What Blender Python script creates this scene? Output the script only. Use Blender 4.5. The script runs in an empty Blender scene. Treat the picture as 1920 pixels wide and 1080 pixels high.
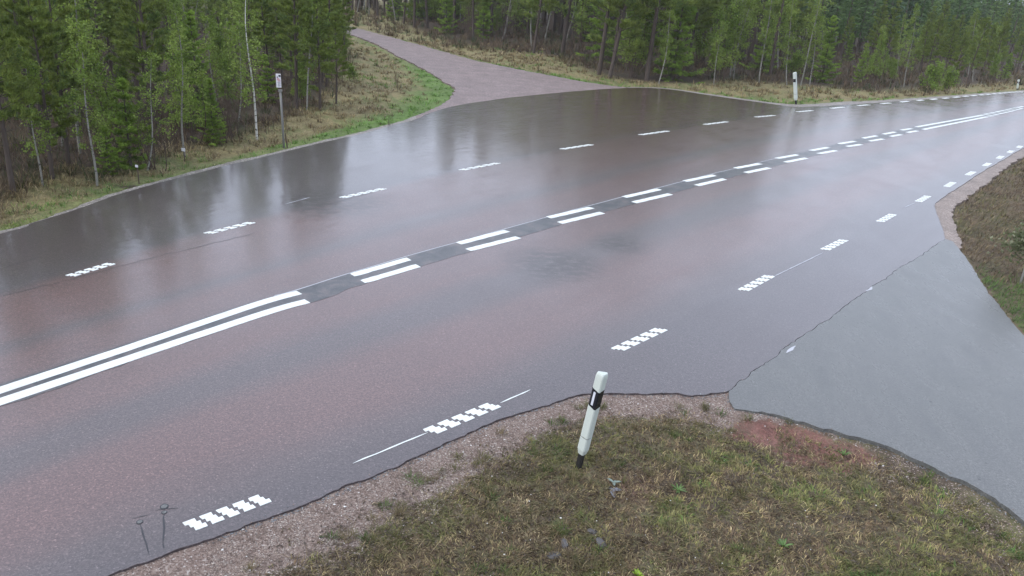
import bpy, math, random
import numpy as np
from mathutils import Vector, Matrix
from mathutils.geometry import delaunay_2d_cdt

random.seed(7)
rng = np.random.default_rng(11)
scene = bpy.context.scene
COL = scene.collection

# ------------------------------------------------------------------ camera
CAM_H = 5.0
PITCH, ROLL = math.radians(22), math.radians(4.5)
cam_data = bpy.data.cameras.new('mast_camera')
cam_data.sensor_width = 36.0
cam_data.lens = 27.1875
cam_data.clip_start = 0.1
cam_data.clip_end = 900
cam = bpy.data.objects.new('mast_camera', cam_data)
COL.objects.link(cam)
up0 = Vector((0, math.sin(PITCH), math.cos(PITCH)))
fwd = Vector((0, math.cos(PITCH), -math.sin(PITCH)))
xh = Vector((1, 0, 0))
right = xh * math.cos(ROLL) + up0 * math.sin(ROLL)
upv = up0 * math.cos(ROLL) - xh * math.sin(ROLL)
cam.matrix_world = Matrix(((right.x, upv.x, -fwd.x, 0), (right.y, upv.y, -fwd.y, 0), (right.z, upv.z, -fwd.z, CAM_H), (0, 0, 0, 1)))
scene.camera = cam

# ------------------------------------------------------------------ sky, sun, exposure
SUN_EL, SUN_ROT = math.radians(46), math.radians(245)
world = bpy.data.worlds.new('World')
scene.world = world
world.use_nodes = True
wn = world.node_tree.nodes; wl = world.node_tree.links
wn.clear()
sky = wn.new('ShaderNodeTexSky'); sky.sky_type = 'NISHITA'; sky.sun_disc = False
sky.sun_elevation = SUN_EL; sky.sun_rotation = SUN_ROT
sky.dust_density = 3.0; sky.air_density = 1.0
hsv = wn.new('ShaderNodeHueSaturation'); hsv.inputs['Saturation'].default_value = 0.42
mixc = wn.new('ShaderNodeMix'); mixc.data_type = 'RGBA'; mixc.inputs[0].default_value = 0.72
mixc.inputs[7].default_value = (6.7, 7.5, 9.3, 1)          # even layer of rain cloud
bg = wn.new('ShaderNodeBackground'); bg.inputs['Strength'].default_value = 0.10
wo = wn.new('ShaderNodeOutputWorld')
wl.new(sky.outputs[0], hsv.inputs['Color']); wl.new(hsv.outputs[0], mixc.inputs[6])
wl.new(mixc.outputs[2], bg.inputs['Color']); wl.new(bg.outputs[0], wo.inputs['Surface'])
sun_d = bpy.data.lights.new('sun', 'SUN'); sun_d.energy = 0.8; sun_d.angle = math.radians(35); sun_d.color = (1, 0.97, 0.93)
sun = bpy.data.objects.new('sun', sun_d); COL.objects.link(sun)
az = SUN_ROT
sdir = Vector((math.sin(az) * math.cos(SUN_EL), math.cos(az) * math.cos(SUN_EL), math.sin(SUN_EL)))
sun.rotation_euler = sdir.to_track_quat('Z', 'Y').to_euler()
scene.view_settings.view_transform = 'Standard'
scene.view_settings.look = 'None'
scene.view_settings.gamma = 1.0
scene.view_settings.use_curve_mapping = False
scene.view_settings.exposure = 1.05

# ------------------------------------------------------------------ surveyed ground plan, metres
# marks and bars: (start x, start y, end x, end y) of the middle of each painted piece
NEAR_MARKS = [(-2.83, 5.798, -2.283, 6.29), (-0.812, 7.719, -0.098, 8.434), (1.633, 10.294, 2.409, 11.146), (4.201, 13.154, 4.938, 14.046), (6.678, 16, 7.404, 16.837), (8.972, 18.671, 9.645, 19.483), (11.049, 21.114, 11.683, 21.893), (12.936, 23.345, 13.492, 24.047), (14.636, 25.384, 15.176, 26.036), (16.201, 27.244, 16.691, 27.85), (17.608, 28.932, 18.085, 29.528), (18.88, 30.454, 19.299, 30.98), (20.036, 31.826, 20.431, 32.331)]
FAR_MARKS = [(-7.097, 11.413, -6.766, 12.063), (-5.872, 13.943, -5.325, 14.799), (-4.02, 17.072, -3.268, 18.11), (-1.593, 20.619, -0.674, 21.783), (1.257, 24.443, 2.245, 25.524), (4.206, 28.053, 5.362, 29.269), (7.241, 31.499, 8.357, 32.617), (10.099, 34.585, 11.151, 35.517), (12.77, 37.291, 13.743, 38.141), (15.17, 39.549, 16.051, 40.346), (17.276, 41.475, 18.078, 42.155), (19.158, 43.119, 19.887, 43.744), (20.847, 44.595, 21.533, 45.194), (22.384, 45.927, 22.96, 46.439), (23.696, 47.041, 24.308, 47.624), (24.941, 48.138, 25.546, 48.684), (26.113, 49.193, 26.726, 49.753), (27.21, 50.177, 27.8, 50.733), (28.201, 51.048, 28.727, 51.528), (29.148, 51.905, 29.643, 52.35), (29.959, 52.599, 30.446, 53.043), (30.8, 53.365, 31.209, 53.72), (31.55, 54.013, 31.927, 54.327), (32.17, 54.541, 32.548, 54.857), (32.801, 55.078, 33.16, 55.386), (33.346, 55.544, 33.682, 55.814), (33.865, 55.971, 34.133, 56.176), (34.323, 56.311, 34.578, 56.51)]
UPPER_BARS = [(-2.767, 12.378, -1.936, 13.411), (-1.122, 14.495, -0.188, 15.567), (0.69, 16.754, 1.752, 17.878), (2.643, 19.07, 3.701, 20.188), (4.59, 21.339, 5.656, 22.398), (6.553, 23.594, 7.585, 24.582), (8.407, 25.633, 9.4, 26.577), (10.185, 27.555, 11.118, 28.456), (11.854, 29.404, 12.787, 30.263), (13.447, 31.136, 14.355, 32.02), (14.865, 32.577, 15.7, 33.402), (16.252, 34.055, 17.026, 34.78), (17.484, 35.344, 23.891, 41.636), (24.09, 41.896, 24.593, 42.368), (24.815, 42.643, 25.287, 43.073), (25.493, 43.345, 25.99, 43.831), (26.161, 44.055, 26.541, 44.383), (26.742, 44.626, 27.119, 44.993), (27.354, 45.292, 27.725, 45.662), (27.868, 45.808, 28.23, 46.177), (28.377, 46.326, 28.73, 46.695), (28.853, 46.835, 29.231, 47.22)]
LOWER_BARS = [(-2.531, 12.115, -1.719, 13.102), (-0.903, 14.152, 0.061, 15.187), (0.933, 16.412, 1.965, 17.501), (2.835, 18.628, 3.928, 19.766), (4.839, 20.94, 5.867, 22.016), (6.733, 23.069, 7.724, 24.051), (8.536, 25.115, 9.559, 26.121), (10.299, 27.081, 11.235, 27.968), (11.983, 28.942, 12.806, 29.675), (13.484, 30.571, 14.345, 31.368), (14.966, 32.122, 15.73, 32.865), (16.26, 33.516, 17.043, 34.266), (17.514, 34.758, 23.756, 41.025), (23.943, 41.273, 24.429, 41.695), (24.624, 41.951, 25.071, 42.361), (25.309, 42.709, 25.771, 43.134), (25.954, 43.359, 26.365, 43.766), (26.554, 43.998, 26.917, 44.351), (27.139, 44.639, 27.511, 45.002), (27.673, 45.192, 28.06, 45.603), (28.187, 45.741, 28.557, 46.15)]
UPPER_SOLID = [(-5.954, 7.866), (-5.095, 9.113), (-3.92, 10.857), (-3.423, 11.46)]
LOWER_SOLID = [(-5.798, 7.624), (-3.784, 10.453), (-3.205, 11.139)]
FAR_EDGE = [(-9.3, 13.05), (-9.15, 13.71), (-8.96, 14.36), (-8.81, 15), (-8.66, 15.85), (-8.47, 16.49), (-8.25, 17.14), (-7.84, 18.15), (-7.4, 19.28), (-7.03, 20.07), (-6.47, 21.4), (-5.84, 22.83), (-5.11, 24.44), (-4.32, 26.52), (-4, 27.24), (-3.75, 28.14), (-3.61, 28.97), (-2.84, 31.21), (-1.67, 33.18), (-0.66, 34.74), (1.81, 37.83), (3.19, 39.38), (4.66, 40.83), (6.08, 41.88), (7.6, 42.03), (9.28, 40.97), (10.87, 40.05), (11.98, 39.47), (12.74, 39.09), (13.15, 38.96), (14.48, 39.8), (16.09, 41.05), (18.81, 43.19), (20.31, 44.45), (22.41, 46.13), (25.31, 48.56), (26.54, 49.51), (29.36, 52.07), (31.52, 53.89), (34.8, 56.61)]
VERGE_LEFT = [(-9.41, 13.22), (-9.07, 14.56), (-8.78, 16.08), (-8.37, 17.4), (-7.52, 19.61), (-7.14, 20.39), (-6.57, 21.73), (-5.93, 23.2), (-5.2, 24.86), (-4.4, 27.01), (-3.99, 28.43), (-3.57, 30.24), (-3.26, 32.64), (-3.26, 35.05), (-3.43, 36.55), (-4.17, 38.67), (-5.53, 42.39), (-7.06, 46), (-7.98, 48.16)]
TRACK_RIGHT = [(-3.74, 49.58), (-2.32, 47.8), (-1, 46.42), (1.05, 44.36), (2.91, 42.58), (4.27, 41.76), (5.1, 41.61)]
VERGE_RIGHT = [(5.1, 41.61), (6.14, 42.34), (7.7, 42.61), (9.41, 41.64), (11.05, 40.8), (12.18, 40.2), (13.5, 40.08), (14.87, 40.97), (16.63, 42.53), (19.31, 44.43), (23.02, 47.45), (27.33, 51.07), (31.04, 54.27), (35.7, 58.15)]
NEAR_EDGE = [(-3.29, 5.1), (-3.17, 5.2), (-3.05, 5.3), (-2.81, 5.47), (-2.57, 5.68), (-2.26, 5.94), (-2.06, 6.12), (-1.85, 6.29), (-1.48, 6.65), (-1.03, 7.07), (-0.55, 7.58), (-0.17, 7.95), (0.12, 8.22), (0.38, 8.4), (0.57, 8.55), (0.8, 8.72), (0.99, 8.86), (1.32, 8.95), (1.65, 8.99), (1.99, 9.04), (2.31, 9.12), (2.46, 9.06), (2.72, 9.14), (3.02, 9.25)]
SEAM = [(3.03, 9.28), (3.34, 9.67), (3.75, 10.16), (4.09, 10.58), (4.48, 11.06), (4.8, 11.45), (5.18, 11.87), (5.82, 12.64), (6.45, 13.41), (7.11, 14.18), (8, 15.24), (8.65, 15.95), (9.32, 16.74), (10.05, 17.57)]
CORNER_EDGE = [(10.05, 17.57), (10.34, 18.26), (10.71, 19.16), (11, 19.95), (11.34, 20.77), (11.62, 21.23), (12.29, 22.1), (13.68, 23.84), (15.44, 26.05), (17.65, 28.71), (20.33, 31.94)]
CORNER_GRAVEL = [(10, 16.83), (10.23, 17.23), (10.69, 18.27), (11.3, 19.7), (11.85, 20.7), (13.06, 22.33), (14.21, 23.74), (16.49, 26.63), (19.13, 29.89)]
SIDE_FAR = [(10.07, 17.62), (10.15, 17.44), (10.02, 16.88), (9.68, 15.65), (9.25, 14.35), (9.01, 13.42), (8.83, 12.69), (8.7, 12.1)]
SIDE_NEAR = [(3.02, 9.25), (2.98, 8.86), (3.19, 8.79), (3.43, 8.76), (3.84, 8.6), (4.23, 8.43), (4.61, 8.27), (4.85, 8.07), (5.07, 7.84), (5.2, 7.7), (5.41, 7.49), (5.55, 7.2), (5.66, 6.91)]
FOREST_LEFT = [(-9.91, 14), (-10.24, 14.84), (-10.85, 16.9), (-10.66, 17.48), (-9.67, 17.03), (-9.53, 17.97), (-9.57, 19.01), (-9.24, 19.63), (-9.11, 20.48), (-8.72, 21.5), (-8.44, 22.39), (-8.2, 23.59), (-7.85, 25.65), (-7.59, 28), (-7.41, 30.02), (-8.1, 34.31), (-9.02, 39.93), (-9.79, 45.38)]
FOREST_RIGHT = [(1.66, 54.62), (2.67, 48.76), (4.24, 45.97), (5.66, 44.89), (7.29, 44.72), (9.34, 45.27), (10.8, 45.68), (12.45, 49.18), (13.95, 48.32), (16.24, 49.46), (17.99, 49.25), (19.93, 49.16), (21.99, 49.39), (23.76, 50.39), (26.24, 52.82), (30.23, 56.51), (34.29, 59.81), (39.45, 64.54)]
RED_PATCH = [(2.95, 8.49), (3.4, 8.66), (3.82, 8.5), (4.11, 8.35), (4.44, 8.16), (4.5, 8), (4.12, 7.68), (3.77, 7.74), (3.43, 7.85), (3.09, 8.03), (2.89, 8.24)]
THIN_LINES = [(-1.561, 6.978, -0.846, 7.691), (-0.033, 8.484, 0.348, 8.883), (5.017, 14.034, 6.549, 15.761), (10.311, 20.317, 10.889, 20.958), (-5.093, 16.205, -4.717, 16.888)]
PAINT_SCRAPS = [(4.208, 10.637, 4.452, 10.9), (6.608, 13.603, 6.845, 13.868)]
SAW_CUTS = [(-3.391, 5.837, -3.251, 5.917), (-3.298, 5.78, -3.032, 5.392), (-3.245, 5.981, -3.048, 6.037), (-3.145, 5.953, -2.975, 5.553), (-2.975, 5.553, -2.936, 5.486)]
PUCKS = [(-3.308, 5.801, 0.038), (-3.149, 5.961, 0.034), (-3.186, 6.045, 0.05)]
JOINTS = [(-7.612, 10.435, -7.078, 11.182), (-7.078, 11.182, -6.185, 12.576), (-6.185, 12.576, -5.038, 14.173), (-8.254, 11.498, -8.019, 12.119), (-4.647, 15.71, -3.444, 17.694), (-0.082, 28.402, 3.712, 33.57), (24.449, 49.357, 26.141, 48.473)]
BLOTS = [(0.72, 13.74, 1.3, 1), (2.13, 15.25, 0.8, 1), (-4.18, 16.6, 1.5, 0.8)]
STANDOUT = [
    ('birch', -10.69, 16.65, 0.90, 2, (-0.02, 0), 'thin white birch stem furthest left at the forest edge'),
    ('pine', -10.77, 17.18, 1.00, 0, (0, 0), 'dark trunked pine just right of the leftmost birch stem'),
    ('pine', -10.94, 18.16, 1.00, 1, (-0.03, 0), 'dark trunked pine standing second from the left edge'),
    ('birch', -9.64, 16.99, 0.95, 0, (-0.02, 0), 'white birch at the left of the low bright green spruce'),
    ('spruce', -9.85, 17.98, 0.62, 0, (0, 0), 'small low spruce right of the white birch'),
    ('spruce', -9.67, 18.67, 1.15, 0, (0, 0), 'bushy bright green spruce close to the left verge'),
    ('shrub', -10.32, 19.36, 1.00, 2, (0, 0), 'tall yellow green bush behind the bushy low spruce'),
    ('birch', -9.27, 18.63, 0.90, 2, (-0.07, 0), 'pale birch stem right of the bushy bright spruce'),
    ('bare', -9.17, 18.78, 1.00, 0, (0, 0), 'leafless brown bush beside the pale birch stem'),
    ('birch', -8.98, 20.19, 0.85, 1, (-0.03, 0), 'pale grey birch stem halfway along the left forest edge'),
    ('shrub', -9.37, 21.70, 1.05, 2, (0, 0), 'bright leafy sapling clump rising behind the pale grey birch stem'),
    ('spruce', -8.87, 21.90, 0.70, 2, (0, 0), 'broad low spruce right of the pale grey birch stem'),
    ('bare', -8.68, 22.29, 1.00, 1, (0, 0), 'brown many stemmed bush midway to the sign'),
    ('bare', -8.65, 22.97, 0.90, 0, (0, 0), 'brown bush next to the crooked white birch'),
    ('birch', -8.01, 23.06, 1.05, 1, (0.05, 0), 'crooked white birch with bare branches left of the sign'),
    ('birch', -9.29, 24.99, 0.90, 0, (0.02, 0), 'bright leaved birch behind the brown bushes'),
    ('birch', -7.84, 27.88, 0.95, 1, (0, 0), 'bright green birch just right of the sign'),
    ('pine', -8.33, 28.24, 1.10, 3, (0, 0), 'stout dark pine right behind the sign'),
    ('pine', -7.44, 28.19, 0.95, 1, (0, 0), 'last dark pine at the right end of the left forest'),
    ('pine', -7.31, 30.07, 0.75, 2, (0, 0), 'bushy dark pine at the corner of the left forest by the clearing'),
    ('shrub', -8.06, 36.21, 0.80, 0, (0, 0), 'leafy bush at the edge of the grass clearing'),
    ('bare', -5.88, 35.65, 0.45, 0, (0, 0), 'small brown bush standing in the clearing grass'),
    ('bare', -4.57, 26.30, 0.25, 1, (0, 0), 'tiny bare sprig on the green verge near the kerb of the junction'),
    ('birch', 7.37, 45.24, 0.85, 0, (0.02, 0), 'straight pale birch in front of the far forest at the junction'),
    ('birch', 10.67, 46.07, 0.80, 2, (0, 0), 'small yellow green birch at the front of the far forest'),
    ('shrub', 11.42, 48.53, 1.60, 1, (0, 0), 'light green leafy clump between the far birches'),
    ('birch', 12.48, 49.73, 1.00, 1, (0.05, 0), 'pale double birch stem left of the tall marker post'),
    ('birch', 12.64, 49.57, 1.00, 0, (0.1, 0), 'slimmer birch stem beside the pale double one'),
    ('birch', 14.04, 48.88, 1.00, 1, (0.1, 0), 'leaning white birch nearest on the left of the tall marker post'),
    ('birch', 15.88, 49.24, 0.95, 0, (0.1, 0), 'birch leaning right directly behind the tall marker post'),
    ('birch', 16.90, 49.86, 1.00, 1, (0.09, 0), 'birch leaning right just past the tall marker post'),
    ('birch', 17.50, 49.96, 0.95, 0, (0.12, 0), 'second leaning birch past the tall marker post'),
    ('shrub', 26.15, 52.25, 1.50, 0, (0, 0), 'low dark green bush spreading at the far road verge'),
    ('shrub', 27.97, 53.82, 1.20, 0, (0, 0), 'round green bush behind the far edge line'),
]
TUFTS = [(-0.18, 7.26), (-1.18, 6.17), (0.39, 7.54), (0.70, 7.87), (1.78, 8.32), (2.26, 8.03), (2.38, 7.39), (3.01, 7.28), (3.45, 7.54), (4.27, 7.75), (5.03, 7.69), (4.88, 7.32), (4.02, 7.41), (3.73, 8.01), (3.65, 8.60), (3.15, 8.63), (2.14, 7.07), (2.10, 8.25), (-2.11, 5.36), (-0.75, 6.47), (-1.13, 5.90), (3.96, 7.93), (4.27, 6.88), (3.89, 6.49), (5.29, 7.18), (2.05, 7.25)]

# ------------------------------------------------------------------ helpers
def arr(L): return np.array(L, float)

def tag(o, label=None, cat=None, group=None, kind=None):
    if label: o['label'] = label
    if cat: o['category'] = cat
    if group: o['group'] = group
    if kind: o['kind'] = kind
    return o

def empty(name, loc=(0, 0, 0), rz=0.0):
    o = bpy.data.objects.new(name, None); o.location = loc; o.rotation_euler = (0, 0, rz)
    o.empty_display_size = 0.2
    COL.objects.link(o); return o

def link_mesh(name, me, mat=None, parent=None):
    if mat is not None and not me.materials: me.materials.append(mat)
    o = bpy.data.objects.new(name, me); COL.objects.link(o)
    if parent is not None: o.parent = parent
    return o

def mesh_np(name, V, F, attrs=None, smooth=False):
    """V (n,3); F: list of (m,k) index arrays; attrs: name -> (n,) or (n,3)"""
    V = np.asarray(V, np.float32)
    if not isinstance(F, list): F = [F]
    me = bpy.data.meshes.new(name)
    me.vertices.add(len(V)); me.vertices.foreach_set('co', V.ravel())
    loops = np.concatenate([f.ravel() for f in F]).astype(np.int32)
    tot = np.concatenate([np.full(len(f), f.shape[1], np.int32) for f in F])
    start = np.concatenate([[0], np.cumsum(tot)[:-1]]).astype(np.int32)
    me.loops.add(len(loops)); me.loops.foreach_set('vertex_index', loops)
    me.polygons.add(len(tot)); me.polygons.foreach_set('loop_start', start); me.polygons.foreach_set('loop_total', tot)
    me.polygons.foreach_set('use_smooth', np.full(len(tot), bool(smooth)))
    for k, a in (attrs or {}).items():
        a = np.asarray(a, np.float32)
        if a.ndim == 1:
            at = me.attributes.new(k, 'FLOAT', 'POINT'); at.data.foreach_set('value', a)
        else:
            at = me.attributes.new(k, 'FLOAT_COLOR', 'POINT')
            c = np.ones((len(a), 4), np.float32); c[:, :3] = a; at.data.foreach_set('color', c.ravel())
    me.update(calc_edges=True); me.validate()
    return me

class MB:
    """collects small solids in one mesh"""
    def __init__(self): self.v = []; self.f = []
    def add(self, V, F):
        n = len(self.v); self.v += [tuple(p) for p in V]; self.f += [tuple(i + n for i in f) for f in F]; return self
    def box(self, cx, cy, cz, sx, sy, sz, rz=0.0):
        c, s = math.cos(rz), math.sin(rz); V = []
        for z in (-1, 1):
            for x, y in ((-1, -1), (1, -1), (1, 1), (-1, 1)):
                X, Y = x * sx / 2, y * sy / 2
                V.append((cx + c * X - s * Y, cy + s * X + c * Y, cz + z * sz / 2))
        return self.add(V, [(3, 2, 1, 0), (4, 5, 6, 7), (0, 1, 5, 4), (1, 2, 6, 5), (2, 3, 7, 6), (3, 0, 4, 7)])
    def prism(self, poly, z0, z1):
        n = len(poly)
        V = [(x, y, z0) for x, y in poly] + [(x, y, z1) for x, y in poly]
        F = [tuple(range(n - 1, -1, -1)), tuple(range(n, 2 * n))] + [(i, (i + 1) % n, n + (i + 1) % n, n + i) for i in range(n)]
        return self.add(V, F)
    def tube(self, pts, rad, k=8):
        pts = [Vector(p) for p in pts]; rings = []
        for i, p in enumerate(pts):
            d = (pts[min(i + 1, len(pts) - 1)] - pts[max(i - 1, 0)]).normalized()
            a = d.orthogonal().normalized() if i == 0 else (a - d * a.dot(d)).normalized()
            b = d.cross(a)
            r = rad[i] if hasattr(rad, '__len__') else rad
            rings.append([p + (a * math.cos(2 * math.pi * j / k) + b * math.sin(2 * math.pi * j / k)) * r for j in range(k)])
        V = [q for R_ in rings for q in R_]; F = []
        for i in range(len(pts) - 1):
            for j in range(k):
                F.append((i * k + j, i * k + (j + 1) % k, (i + 1) * k + (j + 1) % k, (i + 1) * k + j))
        F.append(tuple(range(k - 1, -1, -1))); F.append(tuple((len(pts) - 1) * k + j for j in range(k)))
        return self.add(V, F)
    def mesh(self, name, mat=None, smooth=False):
        me = bpy.data.meshes.new(name); me.from_pydata(self.v, [], self.f)
        if mat: me.materials.append(mat)
        me.polygons.foreach_set('use_smooth', np.full(len(me.polygons), bool(smooth)))
        me.update(); return me
    def build(self, name, mat, parent=None, smooth=False):
        return link_mesh(name, self.mesh(name, mat, smooth), None, parent)

def noise2(P, s, seed=0):
    """smooth value noise in -1..1; P (n,2), s = feature size"""
    q = P / s; i = np.floor(q).astype(np.int64); f = q - i; f = f * f * (3 - 2 * f)
    def h(a, b):
        n = (a * 374761393 + b * 668265263 + seed * 974711) & 0x7fffffff
        n = ((n ^ (n >> 13)) * 1274126177) & 0x7fffffff
        return ((n ^ (n >> 16)) & 0xffff) / 32767.5 - 1
    x0, y0 = i[:, 0], i[:, 1]
    a = h(x0, y0) * (1 - f[:, 0]) + h(x0 + 1, y0) * f[:, 0]
    b = h(x0, y0 + 1) * (1 - f[:, 0]) + h(x0 + 1, y0 + 1) * f[:, 0]
    return a * (1 - f[:, 1]) + b * f[:, 1]

def fbm(P, s, seed=0, octv=3):
    r = 0; a = 1; t = 0
    for k in range(octv):
        r = r + a * noise2(P, s / 2 ** k, seed + k * 17); t += a; a *= 0.55
    return r / t

def sstep(x, a, b):
    t = np.clip((x - a) / (b - a), 0, 1); return t * t * (3 - 2 * t)

def dist_line(P, L):
    """distance to polyline, and signed side (+ left of its heading) at the closest segment, and station"""
    L = arr(L); best = np.full(len(P), 1e9); side = np.zeros(len(P)); st = np.zeros(len(P)); acc = 0
    for a, b in zip(L[:-1], L[1:]):
        d = b - a; l2 = d @ d; l = math.sqrt(l2)
        t = np.clip(((P - a) @ d) / l2, 0, 1); q = P - a - t[:, None] * d
        dd = np.hypot(q[:, 0], q[:, 1]); m = dd < best
        cr = d[0] * q[:, 1] - d[1] * q[:, 0]
        best = np.where(m, dd, best); side = np.where(m, np.sign(cr), side); st = np.where(m, acc + t * l, st); acc += l
    return best, side, st

def inside(P, poly):
    poly = arr(poly); x, y = P[:, 0], P[:, 1]; r = np.zeros(len(P), bool); j = len(poly) - 1
    for i in range(len(poly)):
        xi, yi = poly[i]; xj, yj = poly[j]
        if yi != yj:
            r ^= ((yi > y) != (yj > y)) & (x < (xj - xi) * (y - yi) / (yj - yi) + xi)
        j = i
    return r

def sdist(P, poly):
    """signed distance to polygon, negative inside"""
    d = dist_line(P, list(poly) + [poly[0]])[0]
    return np.where(inside(P, poly), -d, d)

def smooth_line(L, step):
    """Catmull-Rom resampling"""
    L = arr(L); out = []
    for i in range(len(L) - 1):
        p0, p1, p2, p3 = L[max(i - 1, 0)], L[i], L[i + 1], L[min(i + 2, len(L) - 1)]
        seg = np.linalg.norm(p2 - p1); st = step(p1) if callable(step) else step
        n = max(1, int(math.ceil(seg / st)))
        for k in range(n):
            t = k / n
            out.append(0.5 * ((2 * p1) + (p2 - p0) * t + (2 * p0 - 5 * p1 + 4 * p2 - p3) * t * t + (3 * p1 - p0 - 3 * p2 + p3) * t ** 3))
    out.append(L[-1]); return np.array(out)

# ------------------------------------------------------------------ materials
def new_mat(name):
    m = bpy.data.materials.new(name); m.use_nodes = True
    nt = m.node_tree; b = nt.nodes['Principled BSDF']
    return m, nt, b

def N(nt, t, **kw):
    n = nt.nodes.new(t)
    for k, v in kw.items():
        if k.startswith('i_'): n.inputs[k[2:].replace('_', ' ')].default_value = v
        else: setattr(n, k, v)
    return n

def ramp(nt, fac, stops, interp='LINEAR'):
    r = nt.nodes.new('ShaderNodeValToRGB'); r.color_ramp.interpolation = interp
    e = r.color_ramp.elements
    while len(e) < len(stops): e.new(0.5)
    for k, (p, c) in enumerate(stops):
        e[k].position = p; e[k].color = (c[0], c[1], c[2], 1) if hasattr(c, '__len__') else (c, c, c, 1)
    nt.links.new(fac, r.inputs[0]); return r.outputs[0]

def nz(nt, scale, detail=4, rough=0.55, vec=None, dist=0.0):
    n = N(nt, 'ShaderNodeTexNoise'); n.inputs['Scale'].default_value = scale; n.inputs['Detail'].default_value = detail
    n.inputs['Roughness'].default_value = rough; n.inputs['Distortion'].default_value = dist
    if vec is not None: nt.links.new(vec, n.inputs['Vector'])
    return n.outputs[0]

def pos(nt, sx=1, sy=1, sz=1):
    g = N(nt, 'ShaderNodeNewGeometry'); m = N(nt, 'ShaderNodeVectorMath', operation='MULTIPLY')
    nt.links.new(g.outputs['Position'], m.inputs[0]); m.inputs[1].default_value = (sx, sy, sz); return m.outputs[0]

def mth(nt, op, a, b=None, c=None, clamp=False):
    n = N(nt, 'ShaderNodeMath', operation=op); n.use_clamp = clamp
    for i, v in enumerate((a, b, c)):
        if v is None: continue
        if isinstance(v, (int, float)): n.inputs[i].default_value = v
        else: nt.links.new(v, n.inputs[i])
    return n.outputs[0]

def mix(nt, fac, a, b):
    n = N(nt, 'ShaderNodeMix', data_type='RGBA')
    for i, v in ((0, fac), (6, a), (7, b)):
        if isinstance(v, (int, float)): n.inputs[i].default_value = v
        elif isinstance(v, tuple): n.inputs[i].default_value = (*v, 1)
        else: nt.links.new(v, n.inputs[i])
    return n.outputs[2]

def attr(nt, name, out='Fac'):
    a = N(nt, 'ShaderNodeAttribute', attribute_name=name); return a.outputs[out]

def bump(nt, h, dist, strength=1.0, nrm=None):
    b = N(nt, 'ShaderNodeBump'); b.inputs['Distance'].default_value = dist; b.inputs['Strength'].default_value = strength
    nt.links.new(h, b.inputs['Height'])
    if nrm is not None: nt.links.new(nrm, b.inputs['Normal'])
    return b.outputs[0]

def plain(name, col, rough=0.6, var=0.15, scale=8, coat=0.0):
    m, nt, b = new_mat(name)
    n = nz(nt, scale, 5)
    c = mix(nt, n, tuple(v * (1 - var) for v in col), tuple(v * (1 + var) for v in col))
    nt.links.new(c, b.inputs['Base Color']); b.inputs['Roughness'].default_value = rough
    b.inputs['Coat Weight'].default_value = coat; b.inputs['Coat Roughness'].default_value = 0.15
    return m

def vcol(name, rough=0.7, trans=0.0, spec=0.3):
    """colour from the mesh's own 'tint' attribute (each blade or leaf its own colour)"""
    m, nt, b = new_mat(name)
    c = attr(nt, 'tint', 'Color'); nt.links.new(c, b.inputs['Base Color'])
    b.inputs['Roughness'].default_value = rough; b.inputs['Specular IOR Level'].default_value = spec
    if trans > 0:
        t = N(nt, 'ShaderNodeBsdfTranslucent'); nt.links.new(c, t.inputs['Color'])
        s = N(nt, 'ShaderNodeMixShader'); s.inputs[0].default_value = trans
        nt.links.new(b.outputs[0], s.inputs[1]); nt.links.new(t.outputs[0], s.inputs[2])
        nt.links.new(s.outputs[0], nt.nodes['Material Output'].inputs['Surface'])
    return m

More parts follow.
